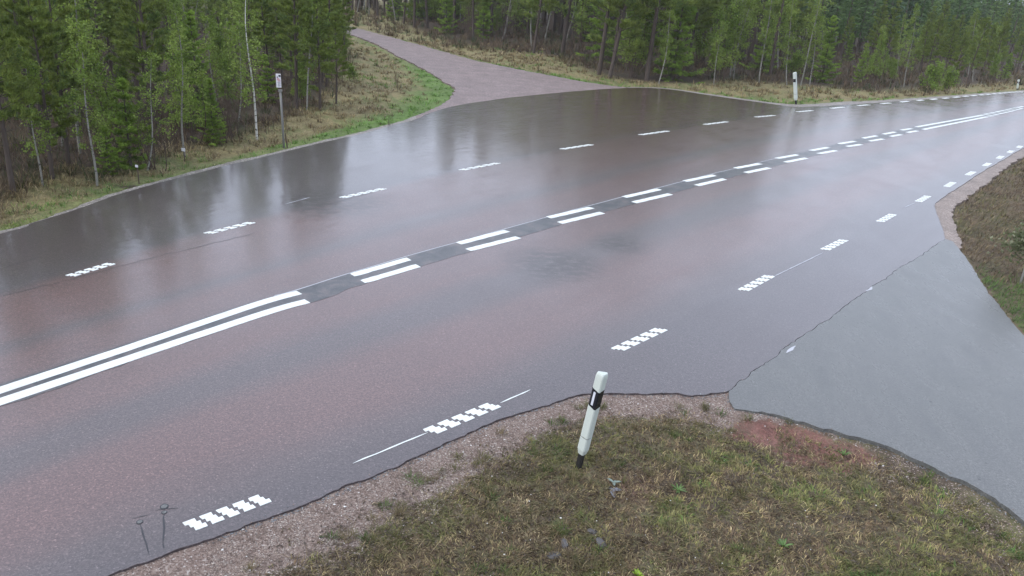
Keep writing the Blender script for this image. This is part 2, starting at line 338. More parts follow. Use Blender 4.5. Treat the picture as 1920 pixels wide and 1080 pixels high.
def make_asphalt():
    m, nt, b = new_mat('wet_red_asphalt')
    v = attr(nt, 'across'); s = attr(nt, 'along')
    cx = N(nt, 'ShaderNodeCombineXYZ'); nt.links.new(s, cx.inputs[0]); nt.links.new(v, cx.inputs[1])
    st = N(nt, 'ShaderNodeVectorMath', operation='MULTIPLY'); nt.links.new(cx.outputs[0], st.inputs[0]); st.inputs[1].default_value = (0.12, 3.0, 1)
    lane_n = nz(nt, 1.0, 5, 0.6, st.outputs[0])
    vv = mth(nt, 'ADD', v, mth(nt, 'MULTIPLY', mth(nt, 'SUBTRACT', lane_n, 0.5), 0.22))
    vr = mth(nt, 'MULTIPLY_ADD', vv, 0.25, 0.5)                # -2..2 to 0..1
    P_ = lambda x: (x + 2) / 4
    red = (0.130, 0.073, 0.066); red2 = (0.120, 0.070, 0.064); grey = (0.086, 0.067, 0.067); dgrey = (0.070, 0.059, 0.062); brown = (0.088, 0.053, 0.037)
    col = ramp(nt, vr, [(P_(-2), dgrey), (P_(-1.02), dgrey), (P_(-0.90), grey), (P_(-0.74), red), (P_(-0.54), red), (P_(-0.43), grey), (P_(-0.33), grey), (P_(-0.22), red), (P_(-0.05), red2), (P_(0.03), grey),
                        (P_(0.14), red2), (P_(0.30), red), (P_(0.42), grey), (P_(0.55), red2), (P_(0.80), red), (P_(0.98), red2), (P_(1.08), dgrey), (P_(1.35), brown), (P_(2), brown)])
    # the apron of the junction is browner than the lanes, the shoulder to its left greyer
    apr = attr(nt, 'apron'); col = mix(nt, apr, col, brown)
    far = attr(nt, 'shoulder'); col = mix(nt, mth(nt, 'MULTIPLY', far, 0.8), col, (0.058, 0.050, 0.051))
    big = nz(nt, 0.55, 4, 0.6, pos(nt)); col = mix(nt, mth(nt, 'MULTIPLY', big, 0.55), col, (0.075, 0.053, 0.051))
    # aggregate: small pale, red and dark stones in the binder
    vo = N(nt, 'ShaderNodeTexVoronoi'); vo.inputs['Scale'].default_value = 75; nt.links.new(pos(nt), vo.inputs['Vector'])
    sepv = N(nt, 'ShaderNodeSeparateColor'); nt.links.new(vo.outputs['Color'], sepv.inputs[0])
    agg = ramp(nt, sepv.outputs[0], [(0, 0.62), (0.5, 0.95), (0.88, 1.25), (0.985, 1.6), (1, 2.4)])
    mm = N(nt, 'ShaderNodeMix', data_type='RGBA', blend_type='MULTIPLY'); mm.inputs[0].default_value = 0.8
    nt.links.new(col, mm.inputs[6]); nt.links.new(agg, mm.inputs[7]); col = mm.outputs[2]
    bl = attr(nt, 'blot'); bl = mth(nt, 'MULTIPLY', bl, ramp(nt, nz(nt, 4, 5, 0.7, pos(nt, 1, 1.6, 1)), [(0.34, 0.15), (0.55, 1)])); col = mix(nt, bl, col, (0.030, 0.018, 0.016))
    fine = nz(nt, 28, 3, 0.7, pos(nt)); f2 = ramp(nt, fine, [(0.3, 0.78), (0.7, 1.22)])
    mm = N(nt, 'ShaderNodeMix', data_type='RGBA', blend_type='MULTIPLY'); mm.inputs[0].default_value = 0.8
    nt.links.new(col, mm.inputs[6]); nt.links.new(f2, mm.inputs[7]); col = mm.outputs[2]
    nt.links.new(col, b.inputs['Base Color'])
    # water film: pooled on the apron and far shoulder, thinner on the crowned lanes
    wet = attr(nt, 'wet')
    wn_ = nz(nt, 0.8, 4, 0.6, pos(nt, 1, 0.6, 1))
    st2 = N(nt, 'ShaderNodeVectorMath', operation='MULTIPLY'); nt.links.new(cx.outputs[0], st2.inputs[0]); st2.inputs[1].default_value = (0.5, 14.0, 1)
    streak = nz(nt, 1.0, 5, 0.65, st2.outputs[0])
    wet = mth(nt, 'ADD', wet, mth(nt, 'MULTIPLY', mth(nt, 'SUBTRACT', streak, 0.5), 0.9))
    w2 = mth(nt, 'ADD', wet, mth(nt, 'MULTIPLY', mth(nt, 'SUBTRACT', wn_, 0.5), 0.9), clamp=True)
    nt.links.new(ramp(nt, w2, [(0, 0.27), (0.5, 0.20), (1, 0.10)]), b.inputs['Coat Roughness'])
    nt.links.new(ramp(nt, w2, [(0, 0.85), (1, 1.0)]), b.inputs['Coat Weight'])
    b.inputs['Coat IOR'].default_value = 1.5
    b.inputs['Roughness'].default_value = 0.42
    b.inputs['Specular IOR Level'].default_value = 0.4
    h = nz(nt, 60, 2, 0.6, pos(nt)); wave = nz(nt, 3.5, 3, 0.6, pos(nt))
    nb = bump(nt, vo.outputs['Distance'], 0.003, 0.5); nb = bump(nt, h, 0.004, 0.35, nb)
    nt.links.new(nb, b.inputs['Normal'])
    nt.links.new(bump(nt, streak, 0.012, 0.22, bump(nt, wave, 0.010, 0.32)), b.inputs['Coat Normal'])
    return m

def make_side_asphalt():
    m, nt, b = new_mat('wet_grey_asphalt')
    big = nz(nt, 0.7, 4, 0.6, pos(nt)); col = mix(nt, big, (0.090, 0.094, 0.088), (0.112, 0.110, 0.105))
    vo = N(nt, 'ShaderNodeTexVoronoi'); vo.inputs['Scale'].default_value = 90; nt.links.new(pos(nt), vo.inputs['Vector'])
    sepv = N(nt, 'ShaderNodeSeparateColor'); nt.links.new(vo.outputs['Color'], sepv.inputs[0])
    agg = ramp(nt, sepv.outputs[0], [(0, 0.7), (0.5, 0.97), (0.9, 1.2), (1, 1.8)])
    mm = N(nt, 'ShaderNodeMix', data_type='RGBA', blend_type='MULTIPLY'); mm.inputs[0].default_value = 0.7
    nt.links.new(col, mm.inputs[6]); nt.links.new(agg, mm.inputs[7]); col = mm.outputs[2]
    sp = nz(nt, 34, 3, 0.8, pos(nt)); mm = N(nt, 'ShaderNodeMix', data_type='RGBA', blend_type='MULTIPLY'); mm.inputs[0].default_value = 1
    nt.links.new(col, mm.inputs[6]); nt.links.new(ramp(nt, sp, [(0.3, 0.58), (0.7, 1.42)]), mm.inputs[7]); col = mm.outputs[2]
    # dark pits where stones have come out
    v2 = N(nt, 'ShaderNodeTexVoronoi'); v2.inputs['Scale'].default_value = 3.2; v2.inputs['Randomness'].default_value = 1; nt.links.new(pos(nt), v2.inputs['Vector'])
    sv = N(nt, 'ShaderNodeSeparateColor'); nt.links.new(v2.outputs['Color'], sv.inputs[0])
    pit = mth(nt, 'MULTIPLY', ramp(nt, v2.outputs['Distance'], [(0.0, 1), (0.045, 1), (0.075, 0)]), ramp(nt, sv.outputs[0], [(0.5, 0), (0.62, 1)]))
    col = mix(nt, mth(nt, 'MULTIPLY', pit, 0.85), col, (0.02, 0.02, 0.022))
    sc = nz(nt, 1.0, 5, 0.7, pos(nt, 3.2, 0.9, 1)); col = mix(nt, ramp(nt, sc, [(0.46, 0), (0.74, 0.38)]), col, (0.055, 0.058, 0.062))
    nt.links.new(col, b.inputs['Base Color'])
    b.inputs['Roughness'].default_value = 0.55
    b.inputs['Coat Weight'].default_value = 0.8; b.inputs['Coat IOR'].default_value = 1.36
    nt.links.new(ramp(nt, sc, [(0.30, 0.25), (0.70, 0.32)]), b.inputs['Coat Roughness'])
    nb = bump(nt, sp, 0.006, 0.5); nt.links.new(bump(nt, vo.outputs['Distance'], 0.003, 0.5, nb), b.inputs['Normal'])
    nt.links.new(bump(nt, nz(nt, 9, 4, 0.7, pos(nt)), 0.012, 0.3), b.inputs['Coat Normal'])
    return m

def make_gravel(name, c1, c2, c3, scale=38, wet=0.25):
    m, nt, b = new_mat(name)
    vo = N(nt, 'ShaderNodeTexVoronoi'); vo.inputs['Scale'].default_value = scale; nt.links.new(pos(nt), vo.inputs['Vector'])
    sepv = N(nt, 'ShaderNodeSeparateColor'); nt.links.new(vo.outputs['Color'], sepv.inputs[0])
    col = ramp(nt, sepv.outputs[0], [(0, c1), (0.5, c2), (0.9, c3), (1, tuple(min(0.6, v * 1.7) for v in c3))])
    big = nz(nt, 1.2, 5, 0.6, pos(nt)); mm = N(nt, 'ShaderNodeMix', data_type='RGBA', blend_type='MULTIPLY'); mm.inputs[0].default_value = 1
    nt.links.new(col, mm.inputs[6]); nt.links.new(ramp(nt, big, [(0.3, 0.75), (0.7, 1.2)]), mm.inputs[7])
    nt.links.new(mm.outputs[2], b.inputs['Base Color']); b.inputs['Roughness'].default_value = 0.75
    b.inputs['Coat Weight'].default_value = wet; b.inputs['Coat Roughness'].default_value = 0.45
    nt.links.new(bump(nt, vo.outputs['Distance'], 0.012, 0.8), b.inputs['Normal'])
    return m

def make_ground():
    m, nt, b = new_mat('verge_and_forest_soil')
    tint = attr(nt, 'tint', 'Color')
    g = attr(nt, 'gravel'); P = pos(nt)
    n1 = nz(nt, 9, 5, 0.7, P); n2 = nz(nt, 45, 3, 0.7, P)
    mm = N(nt, 'ShaderNodeMix', data_type='RGBA', blend_type='MULTIPLY'); mm.inputs[0].default_value = 1
    nt.links.new(tint, mm.inputs[6]); nt.links.new(ramp(nt, n1, [(0.25, 0.45), (0.75, 1.5)]), mm.inputs[7])
    m2 = N(nt, 'ShaderNodeMix', data_type='RGBA', blend_type='MULTIPLY'); m2.inputs[0].default_value = 1
    nt.links.new(mm.outputs[2], m2.inputs[6]); nt.links.new(ramp(nt, n2, [(0.25, 0.6), (0.75, 1.4)]), m2.inputs[7])
    vo = N(nt, 'ShaderNodeTexVoronoi'); vo.inputs['Scale'].default_value = 70; nt.links.new(P, vo.inputs['Vector'])
    sepv = N(nt, 'ShaderNodeSeparateColor'); nt.links.new(vo.outputs['Color'], sepv.inputs[0])
    gc = ramp(nt, sepv.outputs[0], [(0, (0.10, 0.072, 0.062)), (0.45, (0.18, 0.130, 0.108)), (0.9, (0.26, 0.205, 0.175)), (1, (0.40, 0.36, 0.33))])
    gf = mth(nt, 'ADD', g, mth(nt, 'MULTIPLY', mth(nt, 'SUBTRACT', n1, 0.5), 0.9)); gf = ramp(nt, gf, [(0.42, 0), (0.58, 1)])
    col = mix(nt, gf, m2.outputs[2], gc)
    nt.links.new(col, b.inputs['Base Color']); b.inputs['Roughness'].default_value = 0.85; b.inputs['Specular IOR Level'].default_value = 0.3
    nb = bump(nt, n2, 0.02, 0.8); nt.links.new(bump(nt, vo.outputs['Distance'], 0.008, 0.6, nb), b.inputs['Normal'])
    return m

def make_paint():
    m, nt, b = new_mat('white_road_paint')
    P = pos(nt); n = nz(nt, 30, 4, 0.7, P); n2 = nz(nt, 3, 3, 0.6, P)
    col = mix(nt, ramp(nt, n, [(0.35, 0.0), (0.8, 1.0)]), (0.74, 0.78, 0.75), (0.58, 0.61, 0.58))
    col = mix(nt, ramp(nt, n2, [(0.45, 0), (0.75, 0.45)]), col, (0.46, 0.44, 0.43))
    chip = nz(nt, 55, 4, 0.8, P); col = mix(nt, ramp(nt, chip, [(0.62, 0), (0.70, 0.8)]), col, (0.13, 0.12, 0.12))
    nt.links.new(col, b.inputs['Base Color']); b.inputs['Roughness'].default_value = 0.45
    nt.links.new(bump(nt, n, 0.004, 0.8), b.inputs['Normal'])
    return m

def make_bark(name, base, mark, birch=False):
    m, nt, b = new_mat(name)
    if birch:
        n = nz(nt, 1.0, 4, 0.6, pos(nt, 9, 9, 26)); f = ramp(nt, n, [(0.56, 0), (0.62, 1)])
    else:
        n = nz(nt, 1.0, 5, 0.7, pos(nt, 30, 30, 7)); f = n
    nt.links.new(mix(nt, f, base, mark), b.inputs['Base Color']); b.inputs['Roughness'].default_value = 0.85
    nt.links.new(bump(nt, n, 0.01, 0.6), b.inputs['Normal'])
    return m

M = {}
M['asphalt'] = make_asphalt(); M['side'] = make_side_asphalt(); M['ground'] = make_ground(); M['paint'] = make_paint()
M['track'] = make_gravel('pinkish_gravel', (0.125, 0.090, 0.084), (0.185, 0.138, 0.130), (0.24, 0.185, 0.175), 30)
M['shoulder'] = make_gravel('pale_shoulder_gravel', (0.13, 0.115, 0.10), (0.20, 0.175, 0.155), (0.29, 0.26, 0.23), 36)
M['corner'] = make_gravel('pinkish_corner_gravel', (0.14, 0.105, 0.088), (0.22, 0.170, 0.142), (0.30, 0.245, 0.210), 45)
M['sealant'] = plain('dark_sealant', (0.022, 0.022, 0.026), 0.5, 0.3, 20, 0.2)
def make_strip():
    m, nt, b = new_mat('patchy_centre_asphalt')
    P = pos(nt); n = nz(nt, 2.6, 6, 0.72, P, 0.6); g = nz(nt, 45, 3, 0.7, P)
    col = ramp(nt, n, [(0.34, (0.022, 0.023, 0.026)), (0.48, (0.048, 0.048, 0.051)), (0.62, (0.100, 0.082, 0.080))])
    mm = N(nt, 'ShaderNodeMix', data_type='RGBA', blend_type='MULTIPLY'); mm.inputs[0].default_value = 1
    nt.links.new(col, mm.inputs[6]); nt.links.new(ramp(nt, g, [(0.3, 0.6), (0.7, 1.4)]), mm.inputs[7])
    nt.links.new(mm.outputs[2], b.inputs['Base Color']); b.inputs['Roughness'].default_value = 0.55
    b.inputs['Coat Weight'].default_value = 0.8; b.inputs['Coat Roughness'].default_value = 0.28; b.inputs['Coat IOR'].default_value = 1.4
    nt.links.new(bump(nt, g, 0.006, 0.6), b.inputs['Normal'])
    return m
M['strip'] = make_strip()
M['seal2'] = plain('faint_joint', (0.05, 0.042, 0.042), 0.5, 0.3, 14, 0.8)
M['_'] = plain('bluish_strip_asphalt', (0.036, 0.040, 0.047), 0.5, 0.75, 4, 0.6)
M['old_paint'] = plain('worn_thin_paint', (0.42, 0.43, 0.46), 0.6, 0.3, 30)
M['blades'] = vcol('grass_blades', 0.7, 0.25); M['leaf'] = vcol('tree_leaves', 0.6, 0.38); M['stones'] = vcol('stone_surface', 0.6)
M['white_bark'] = make_bark('white_birch_bark', (0.52, 0.51, 0.46), (0.10, 0.09, 0.08), True)
M['pine_bark'] = make_bark('pine_bark', (0.045, 0.034, 0.028), (0.10, 0.075, 0.06))
M['spruce_bark'] = make_bark('spruce_bark', (0.06, 0.045, 0.035), (0.11, 0.09, 0.07))
M['birch_bark'] = make_bark('birch_bark', (0.25, 0.24, 0.21), (0.05, 0.045, 0.04), True)
M['twig'] = plain('brown_twigs', (0.075, 0.05, 0.036), 0.8, 0.4, 6)
M['plastic'] = plain('white_post_plastic', (0.52, 0.565, 0.52), 0.4, 0.18, 22)
M['black'] = plain('black_band_plastic', (0.012, 0.013, 0.018), 0.25, 0.3, 10)
M['rubber'] = plain('black_post_foot', (0.012, 0.011, 0.010), 0.7, 0.3, 10)
M['reflector'] = plain('white_reflector', (0.62, 0.64, 0.70), 0.15, 0.05, 30)
M['grey_wood'] = plain('weathered_sign_post', (0.20, 0.195, 0.18), 0.8, 0.3, 12)
M['sign_white'] = plain('white_sign_face', (0.72, 0.70, 0.72), 0.4, 0.06, 10)
M['sign_red'] = plain('red_sign_print', (0.45, 0.05, 0.07), 0.4, 0.1, 10)
M['sign_black'] = plain('dark_sign_print', (0.04, 0.04, 0.06), 0.4, 0.1, 10)
M['rock'] = plain('grey_stone', (0.085, 0.08, 0.08), 0.75, 0.35, 22)

# ------------------------------------------------------------------ ground plan
CENTRE = [(-14, -4.5), (-10.5, 1.5)]
mids = [((a[0] + a[2] + b[0] + b[2]) / 4, (a[1] + a[3] + b[1] + b[3]) / 4) for a, b in zip(UPPER_BARS, LOWER_BARS)]
us, ls = arr(UPPER_SOLID), arr(LOWER_SOLID)
CENTRE += [tuple((us[0] + ls[0]) / 2), tuple((us[2] + ls[1]) / 2), tuple((us[3] + ls[2]) / 2)]
CENTRE = CENTRE + mids + [(35, 52), (46, 63), (68, 83), (108, 120)]
NEARL = [(-9.5, -3), (-5.2, 3.2)] + [((a[0] + a[2]) / 2, (a[1] + a[3]) / 2) for a in NEAR_MARKS] + [(27.5, 41.5), (35.5, 50), (47.5, 61.5), (69.6, 81.6), (109.6, 118.6)]
FARL = [(-15, -4), (-11, 4)] + [((a[0] + a[2]) / 2, (a[1] + a[3]) / 2) for a in FAR_MARKS] + [(44.2, 65), (66.2, 85), (106.4, 121.4)]

def rag(L, amp, seed, near=0.05):
    """a polyline resampled finely and made ragged"""
    q = smooth_line(L, lambda p: max(near, 0.007 * math.hypot(*p)))
    d = np.gradient(q, axis=0); d /= np.linalg.norm(d, axis=1)[:, None] + 1e-9
    n = np.stack([-d[:, 1], d[:, 0]], 1); r = np.hypot(q[:, 0], q[:, 1])
    k = noise2(q, 0.07, seed) * 0.8 + noise2(q, 0.4, seed + 1) * 0.6
    k *= np.minimum(1, np.minimum(np.arange(len(q)), np.arange(len(q))[::-1]) / 3)
    return q + n * (k * amp)[:, None]

near_all = rag([(-10.5, -6), (-8, -0.5), (-5.5, 2.8)] + NEAR_EDGE, 0.028, 3, 0.035)
seam_l = rag(SEAM, 0.032, 5, 0.045)
corner_l = rag(CORNER_EDGE + [(28.2, 41.2), (36.2, 49.5), (48.2, 61), (70.2, 81), (110.2, 118)], 0.02, 8)
far_l = rag([(-16.5, -4), (-14, 3), (-11.5, 8.5)] + FAR_EDGE + [(44, 65.6), (66, 85.7), (106, 122)], 0.015, 9, 0.15)
ROAD_POLY = [tuple(p) for p in near_all[:-1]] + [tuple(p) for p in seam_l[:-1]] + [tuple(p) for p in corner_l] + [tuple(p) for p in far_l[::-1]]
sf = rag(SIDE_FAR + [(8.5, 10), (8.9, 5), (9.3, -6)], 0.02, 12, 0.08)
sn = rag(SIDE_NEAR + [(6.15, 5.5), (6.4, 3), (6.3, -6)], 0.035, 14, 0.035)
gap = 0.012
sm2 = seam_l + (0.006, -0.005) + np.stack([noise2(seam_l, 0.07, 31), noise2(seam_l, 0.07, 32)], 1) * 0.006
SIDE_POLY = [tuple(p) for p in sm2] + [tuple(p) for p in sf[2:]] + [tuple(p) for p in sn[::-1][:-2]]
TRACK_L = VERGE_LEFT[10:] + [(-12.2, 58), (-22, 74), (-40, 96)]
TRACK_R = [(-35, 96), (-18, 72), (-9.2, 58.5)] + TRACK_RIGHT
TRACK_POLY = [tuple(p) for p in rag(TRACK_L, 0.10, 21, 0.2)] + [tuple(p) for p in rag(TRACK_R, 0.14, 22, 0.2)] + [(5.1, 41.0), (1.5, 36), (-3.6, 26.0)]
SHL = [tuple(p) for p in rag([(-16.8, -4), (-14.3, 3), (-11.8, 8.6)] + VERGE_LEFT[:12], 0.04, 23, 0.15)] + [(x + 0.25, y - 0.1) for x, y in FAR_EDGE[:16]][::-1] + [(-11.3, 8.3), (-13.8, 3), (-16.3, -4)]
SHR = [tuple(p) for p in rag(VERGE_RIGHT + [(44, 67), (65, 87), (105, 124)], 0.10, 24, 0.3)] + [(106, 121.8), (66, 85.4), (44, 65.2)] + [(x + 0.1, y - 0.35) for x, y in FAR_EDGE[23:]][::-1]
SHC = [tuple(p) for p in corner_l[::-1]] + [tuple(p) for p in rag(CORNER_GRAVEL + [(29.2, 41), (37.2, 49.3), (49.2, 60.7), (71, 80.5), (111, 117.5)], 0.09, 25, 0.15)]

def clean(poly, eps=0.004):
    out = []
    for p in poly:
        if not out or math.hypot(p[0] - out[-1][0], p[1] - out[-1][1]) > eps: out.append((float(p[0]), float(p[1])))
    return out

def polar_points(poly, lo, ratio, dth):
    P = []
    r = lo
    while r < 170:
        th = np.arange(-math.pi / 2 - 0.5, math.pi / 2 + 0.5, dth) + (r * 7.3 % dth)
        P.append(np.stack([np.sin(th) * r, np.cos(th) * r], 1)); r *= ratio
    P = np.concatenate(P)
    sd = sdist(P, poly)
    return P[sd < -0.010 * np.hypot(P[:, 0], P[:, 1]) - 0.02]

def sheet(name, poly, mat, z, skirt=0.0, interior=None, attrf=None, kind='structure', label=None, zf=None):
    poly = clean(poly)
    if interior is not None and len(interior): pts = poly + [tuple(map(float, p)) for p in interior]
    else: pts = list(poly)
    n = len(poly)
    v2, e, f, *_ = delaunay_2d_cdt([Vector(p) for p in pts], [], [list(range(n))], 1, 1e-6)
    P = np.array([tuple(v) for v in v2]); F = np.array([tuple(t) for t in f if len(t) == 3], np.int64)
    a, b, c = P[F[:, 0]], P[F[:, 1]], P[F[:, 2]]
    cr = (b[:, 0] - a[:, 0]) * (c[:, 1] - a[:, 1]) - (b[:, 1] - a[:, 1]) * (c[:, 0] - a[:, 0])
    F[cr < 0] = F[cr < 0][:, ::-1]
    Z = np.full(len(P), z) if zf is None else zf(P)
    V = np.column_stack([P, Z])
    Fs = [F]
    if skirt > 0:
        ed = np.concatenate([F[:, [0, 1]], F[:, [1, 2]], F[:, [2, 0]]])
        key = ed[:, 0] * 10000000 + ed[:, 1]; rk = ed[:, 1] * 10000000 + ed[:, 0]
        bd = ed[~np.isin(key, rk)]
        m = len(P); V = np.concatenate([V, V - (0, 0, skirt)])
        Fs.append(np.stack([bd[:, 1], bd[:, 0], bd[:, 0] + m, bd[:, 1] + m], 1))
    at = attrf(V[:, :2]) if attrf else None
    me = mesh_np(name, V, Fs, at)
    o = link_mesh(name, me, mat); tag(o, label=label, kind=kind); return o

def lane_attrs(P):
    dc, sc_, st = dist_line(P, CENTRE); dn = dist_line(P, NEARL)[0]; df = dist_line(P, FARL)[0]
    wn_ = dist_line(arr(NEARL), CENTRE)[0].mean(); wf = 3.0
    # lane width varies along the road: use both distances
    v = np.where(sc_ < 0, -dc / (dc + dn + 1e-6), dc / (dc + df + 1e-6))
    beyn = (sc_ < 0) & (dist_line(P, NEARL)[1] < 0); beyf = (sc_ > 0) & (dist_line(P, FARL)[1] > 0)
    v = np.where(beyn, -1 - dn / 2.6, v); v = np.where(beyf, 1 + df / 2.8, v)
    x, y = P[:, 0], P[:, 1]
    apron = sstep(v, 1.0, 1.25) * sstep(x, -4.5, -0.5) * (1 - sstep(x, 13, 16))
    ap2 = sstep(v, 0.2, 1.0) * sstep(x, -3, 1) * (1 - sstep(x, 20, 32)) * 0.55
    apron = np.maximum(apron, ap2)
    shoulder = sstep(v, 1.0, 1.1) * (1 - sstep(x, -4, -1))
    wet = 0.22 + 0.35 * sstep(v, -0.2, 0.8) + 0.35 * sstep(v, 0.9, 1.15) - 0.1 * sstep(-v, 0.9, 1.1) - 0.10 * sstep(x, 6, 20) * (1 - sstep(v, 0.0, 0.6))
    blot = np.zeros(len(P))
    for bx, by, br_, ba in BLOTS:
        blot = np.maximum(blot, 1 - sstep(np.hypot((x - bx) * ba, y - by) / br_, 0.3, 1.0))
    return {'blot': blot, 'across': v, 'along': st, 'apron': apron, 'shoulder': shoulder, 'wet': wet}

pp = polar_points(ROAD_POLY, 3.6, 1.035, 0.014)
road = sheet('road', ROAD_POLY, M['asphalt'], 0.0, 0.13, pp, lane_attrs, label='wide wet two lane road of reddish asphalt with a bus-stop-like apron at the junction')
road['label'] = 'wet reddish asphalt main road with white markings crossing the picture'
side_road = sheet('side_road', SIDE_POLY, M['side'], 0.0, 0.13, polar_points(SIDE_POLY, 5, 1.05, 0.03), label='grey wet asphalt side road joining the main road at the lower right')
track = sheet('gravel_road', TRACK_POLY, M['track'], -0.012, 0.1, polar_points(TRACK_POLY, 24, 1.03, 0.02), label='pinkish gravel road leading away into the forest')
s1 = sheet('gravel_shoulder', SHL, M['shoulder'], -0.020, 0.08, label='thin pale gravel edge along the left side of the road')
s2 = sheet('gravel_shoulder', SHR, M['shoulder'], -0.020, 0.08, label='pale gravel edge beyond the junction along the far side of the road')
s3 = sheet('gravel_shoulder', SHC, M['corner'], -0.020, 0.08, label='pinkish gravel edge curving round the right corner')

PAVED = [ROAD_POLY, SIDE_POLY]
SHEETS = [TRACK_POLY, SHL, SHR, SHC]
# the same outlines without their ragged edges, for fast distance tests
EXT_N = [(28.2, 41.2), (36.2, 49.5), (48.2, 61), (70.2, 81), (110.2, 118)]
ROAD_S = [(-10.5, -6), (-8, -0.5), (-5.5, 2.8)] + NEAR_EDGE[:-1] + SEAM[:-1] + CORNER_EDGE + EXT_N + ([(-16.5, -4), (-14, 3), (-11.5, 8.5)] + FAR_EDGE + [(44, 65.6), (66, 85.7), (106, 122)])[::-1]
SIDE_S = SEAM + SIDE_FAR[1:] + [(8.5, 10), (8.9, 5), (9.3, -6)] + (SIDE_NEAR[1:] + [(6.15, 5.5), (6.4, 3), (6.3, -6)])[::-1]
TRACK_S = TRACK_L + TRACK_R + [(5.1, 41.0), (1.5, 36), (-3.6, 26.0)]
SHL_S = [(-16.8, -4), (-14.3, 3), (-11.8, 8.6)] + VERGE_LEFT[:12] + [(x + 0.25, y - 0.1) for x, y in FAR_EDGE[:16]][::-1] + [(-13.8, 3), (-16.3, -4)]
SHR_S = VERGE_RIGHT + [(44, 67), (65, 87), (105, 124)] + [(106, 121.8), (66, 85.4), (44, 65.2)] + [(x + 0.1, y - 0.35) for x, y in FAR_EDGE[23:]][::-1]
SHC_S = (CORNER_EDGE + EXT_N)[::-1] + CORNER_GRAVEL + [(29.2, 41), (37.2, 49.3), (49.2, 60.7), (71, 80.5), (111, 117.5)]
PAVED_T = [ROAD_S, SIDE_S]; SHEETS_T = [TRACK_S, SHL_S, SHR_S, SHC_S]

def clear_of_paving(P):
    d = np.minimum(sdist(P, PAVED_T[0]), sdist(P, PAVED_T[1])); s = np.full(len(P), 1e9)
    for q in SHEETS_T: s = np.minimum(s, sdist(P, q))
    return d, s

def side_of_road(P):
    """-1 near side, +1 far side"""
    return dist_line(P, CENTRE)[1]

BANK = CORNER_GRAVEL[1:] + [(29.4, 41), (37.4, 49.3), (49.4, 60.7), (72, 80), (112, 117), (150, 60), (60, -20), (9.6, -8), (9.0, 5), (8.7, 10)] + SIDE_FAR[::-1][:-2]
def height(P, d, s):
    dd = np.minimum(d, s)
    z = -0.022 - 0.045 * sstep(d, 0, 0.5) - 0.03 * sstep(P[:, 0], 3.0, 4.2) * (1 - sstep(P[:, 0], 8, 9))
    z = np.where(s < 0.3, np.minimum(z, -0.055), z)
    z = z + fbm(P, 0.9, 41) * 0.05 * sstep(dd, 0.15, 0.9) + fbm(P, 0.16, 43, 2) * 0.012 * sstep(dd, 0.05, 0.5)
    z = z + fbm(P, 7, 47) * 0.25 * sstep(dd, 3, 9)
    bank = sstep(np.maximum(-sdist(P, BANK), 0), 0.25, 6.0)
    z = z - bank * 0.6
    fs = side_of_road(P) > 0
    z = z - np.where(fs, 0.10 * sstep(dd, 0.3, 1.2) * (1 - sstep(dd, 1.6, 3.0)), 0)
    z = np.where(d < 0, np.minimum(z, -0.022 - 0.09 * sstep(-d, 0.03, 0.12)), z); z = np.where(s < 0, -0.11, z)
    return z

def pal(P, cols, size, seed, octv=3):
    """pick a colour per point out of a palette by smooth patches plus scatter"""
    t = fbm(P, size, seed, octv) * 0.9 + 0.5 + rng.normal(0, 0.18, len(P))
    c = arr(cols); k = np.clip(t, 0, 0.9999) * (len(c) - 1); i = k.astype(int); f = (k - i)[:, None]
    return c[i] * (1 - f) + c[np.minimum(i + 1, len(c) - 1)] * f

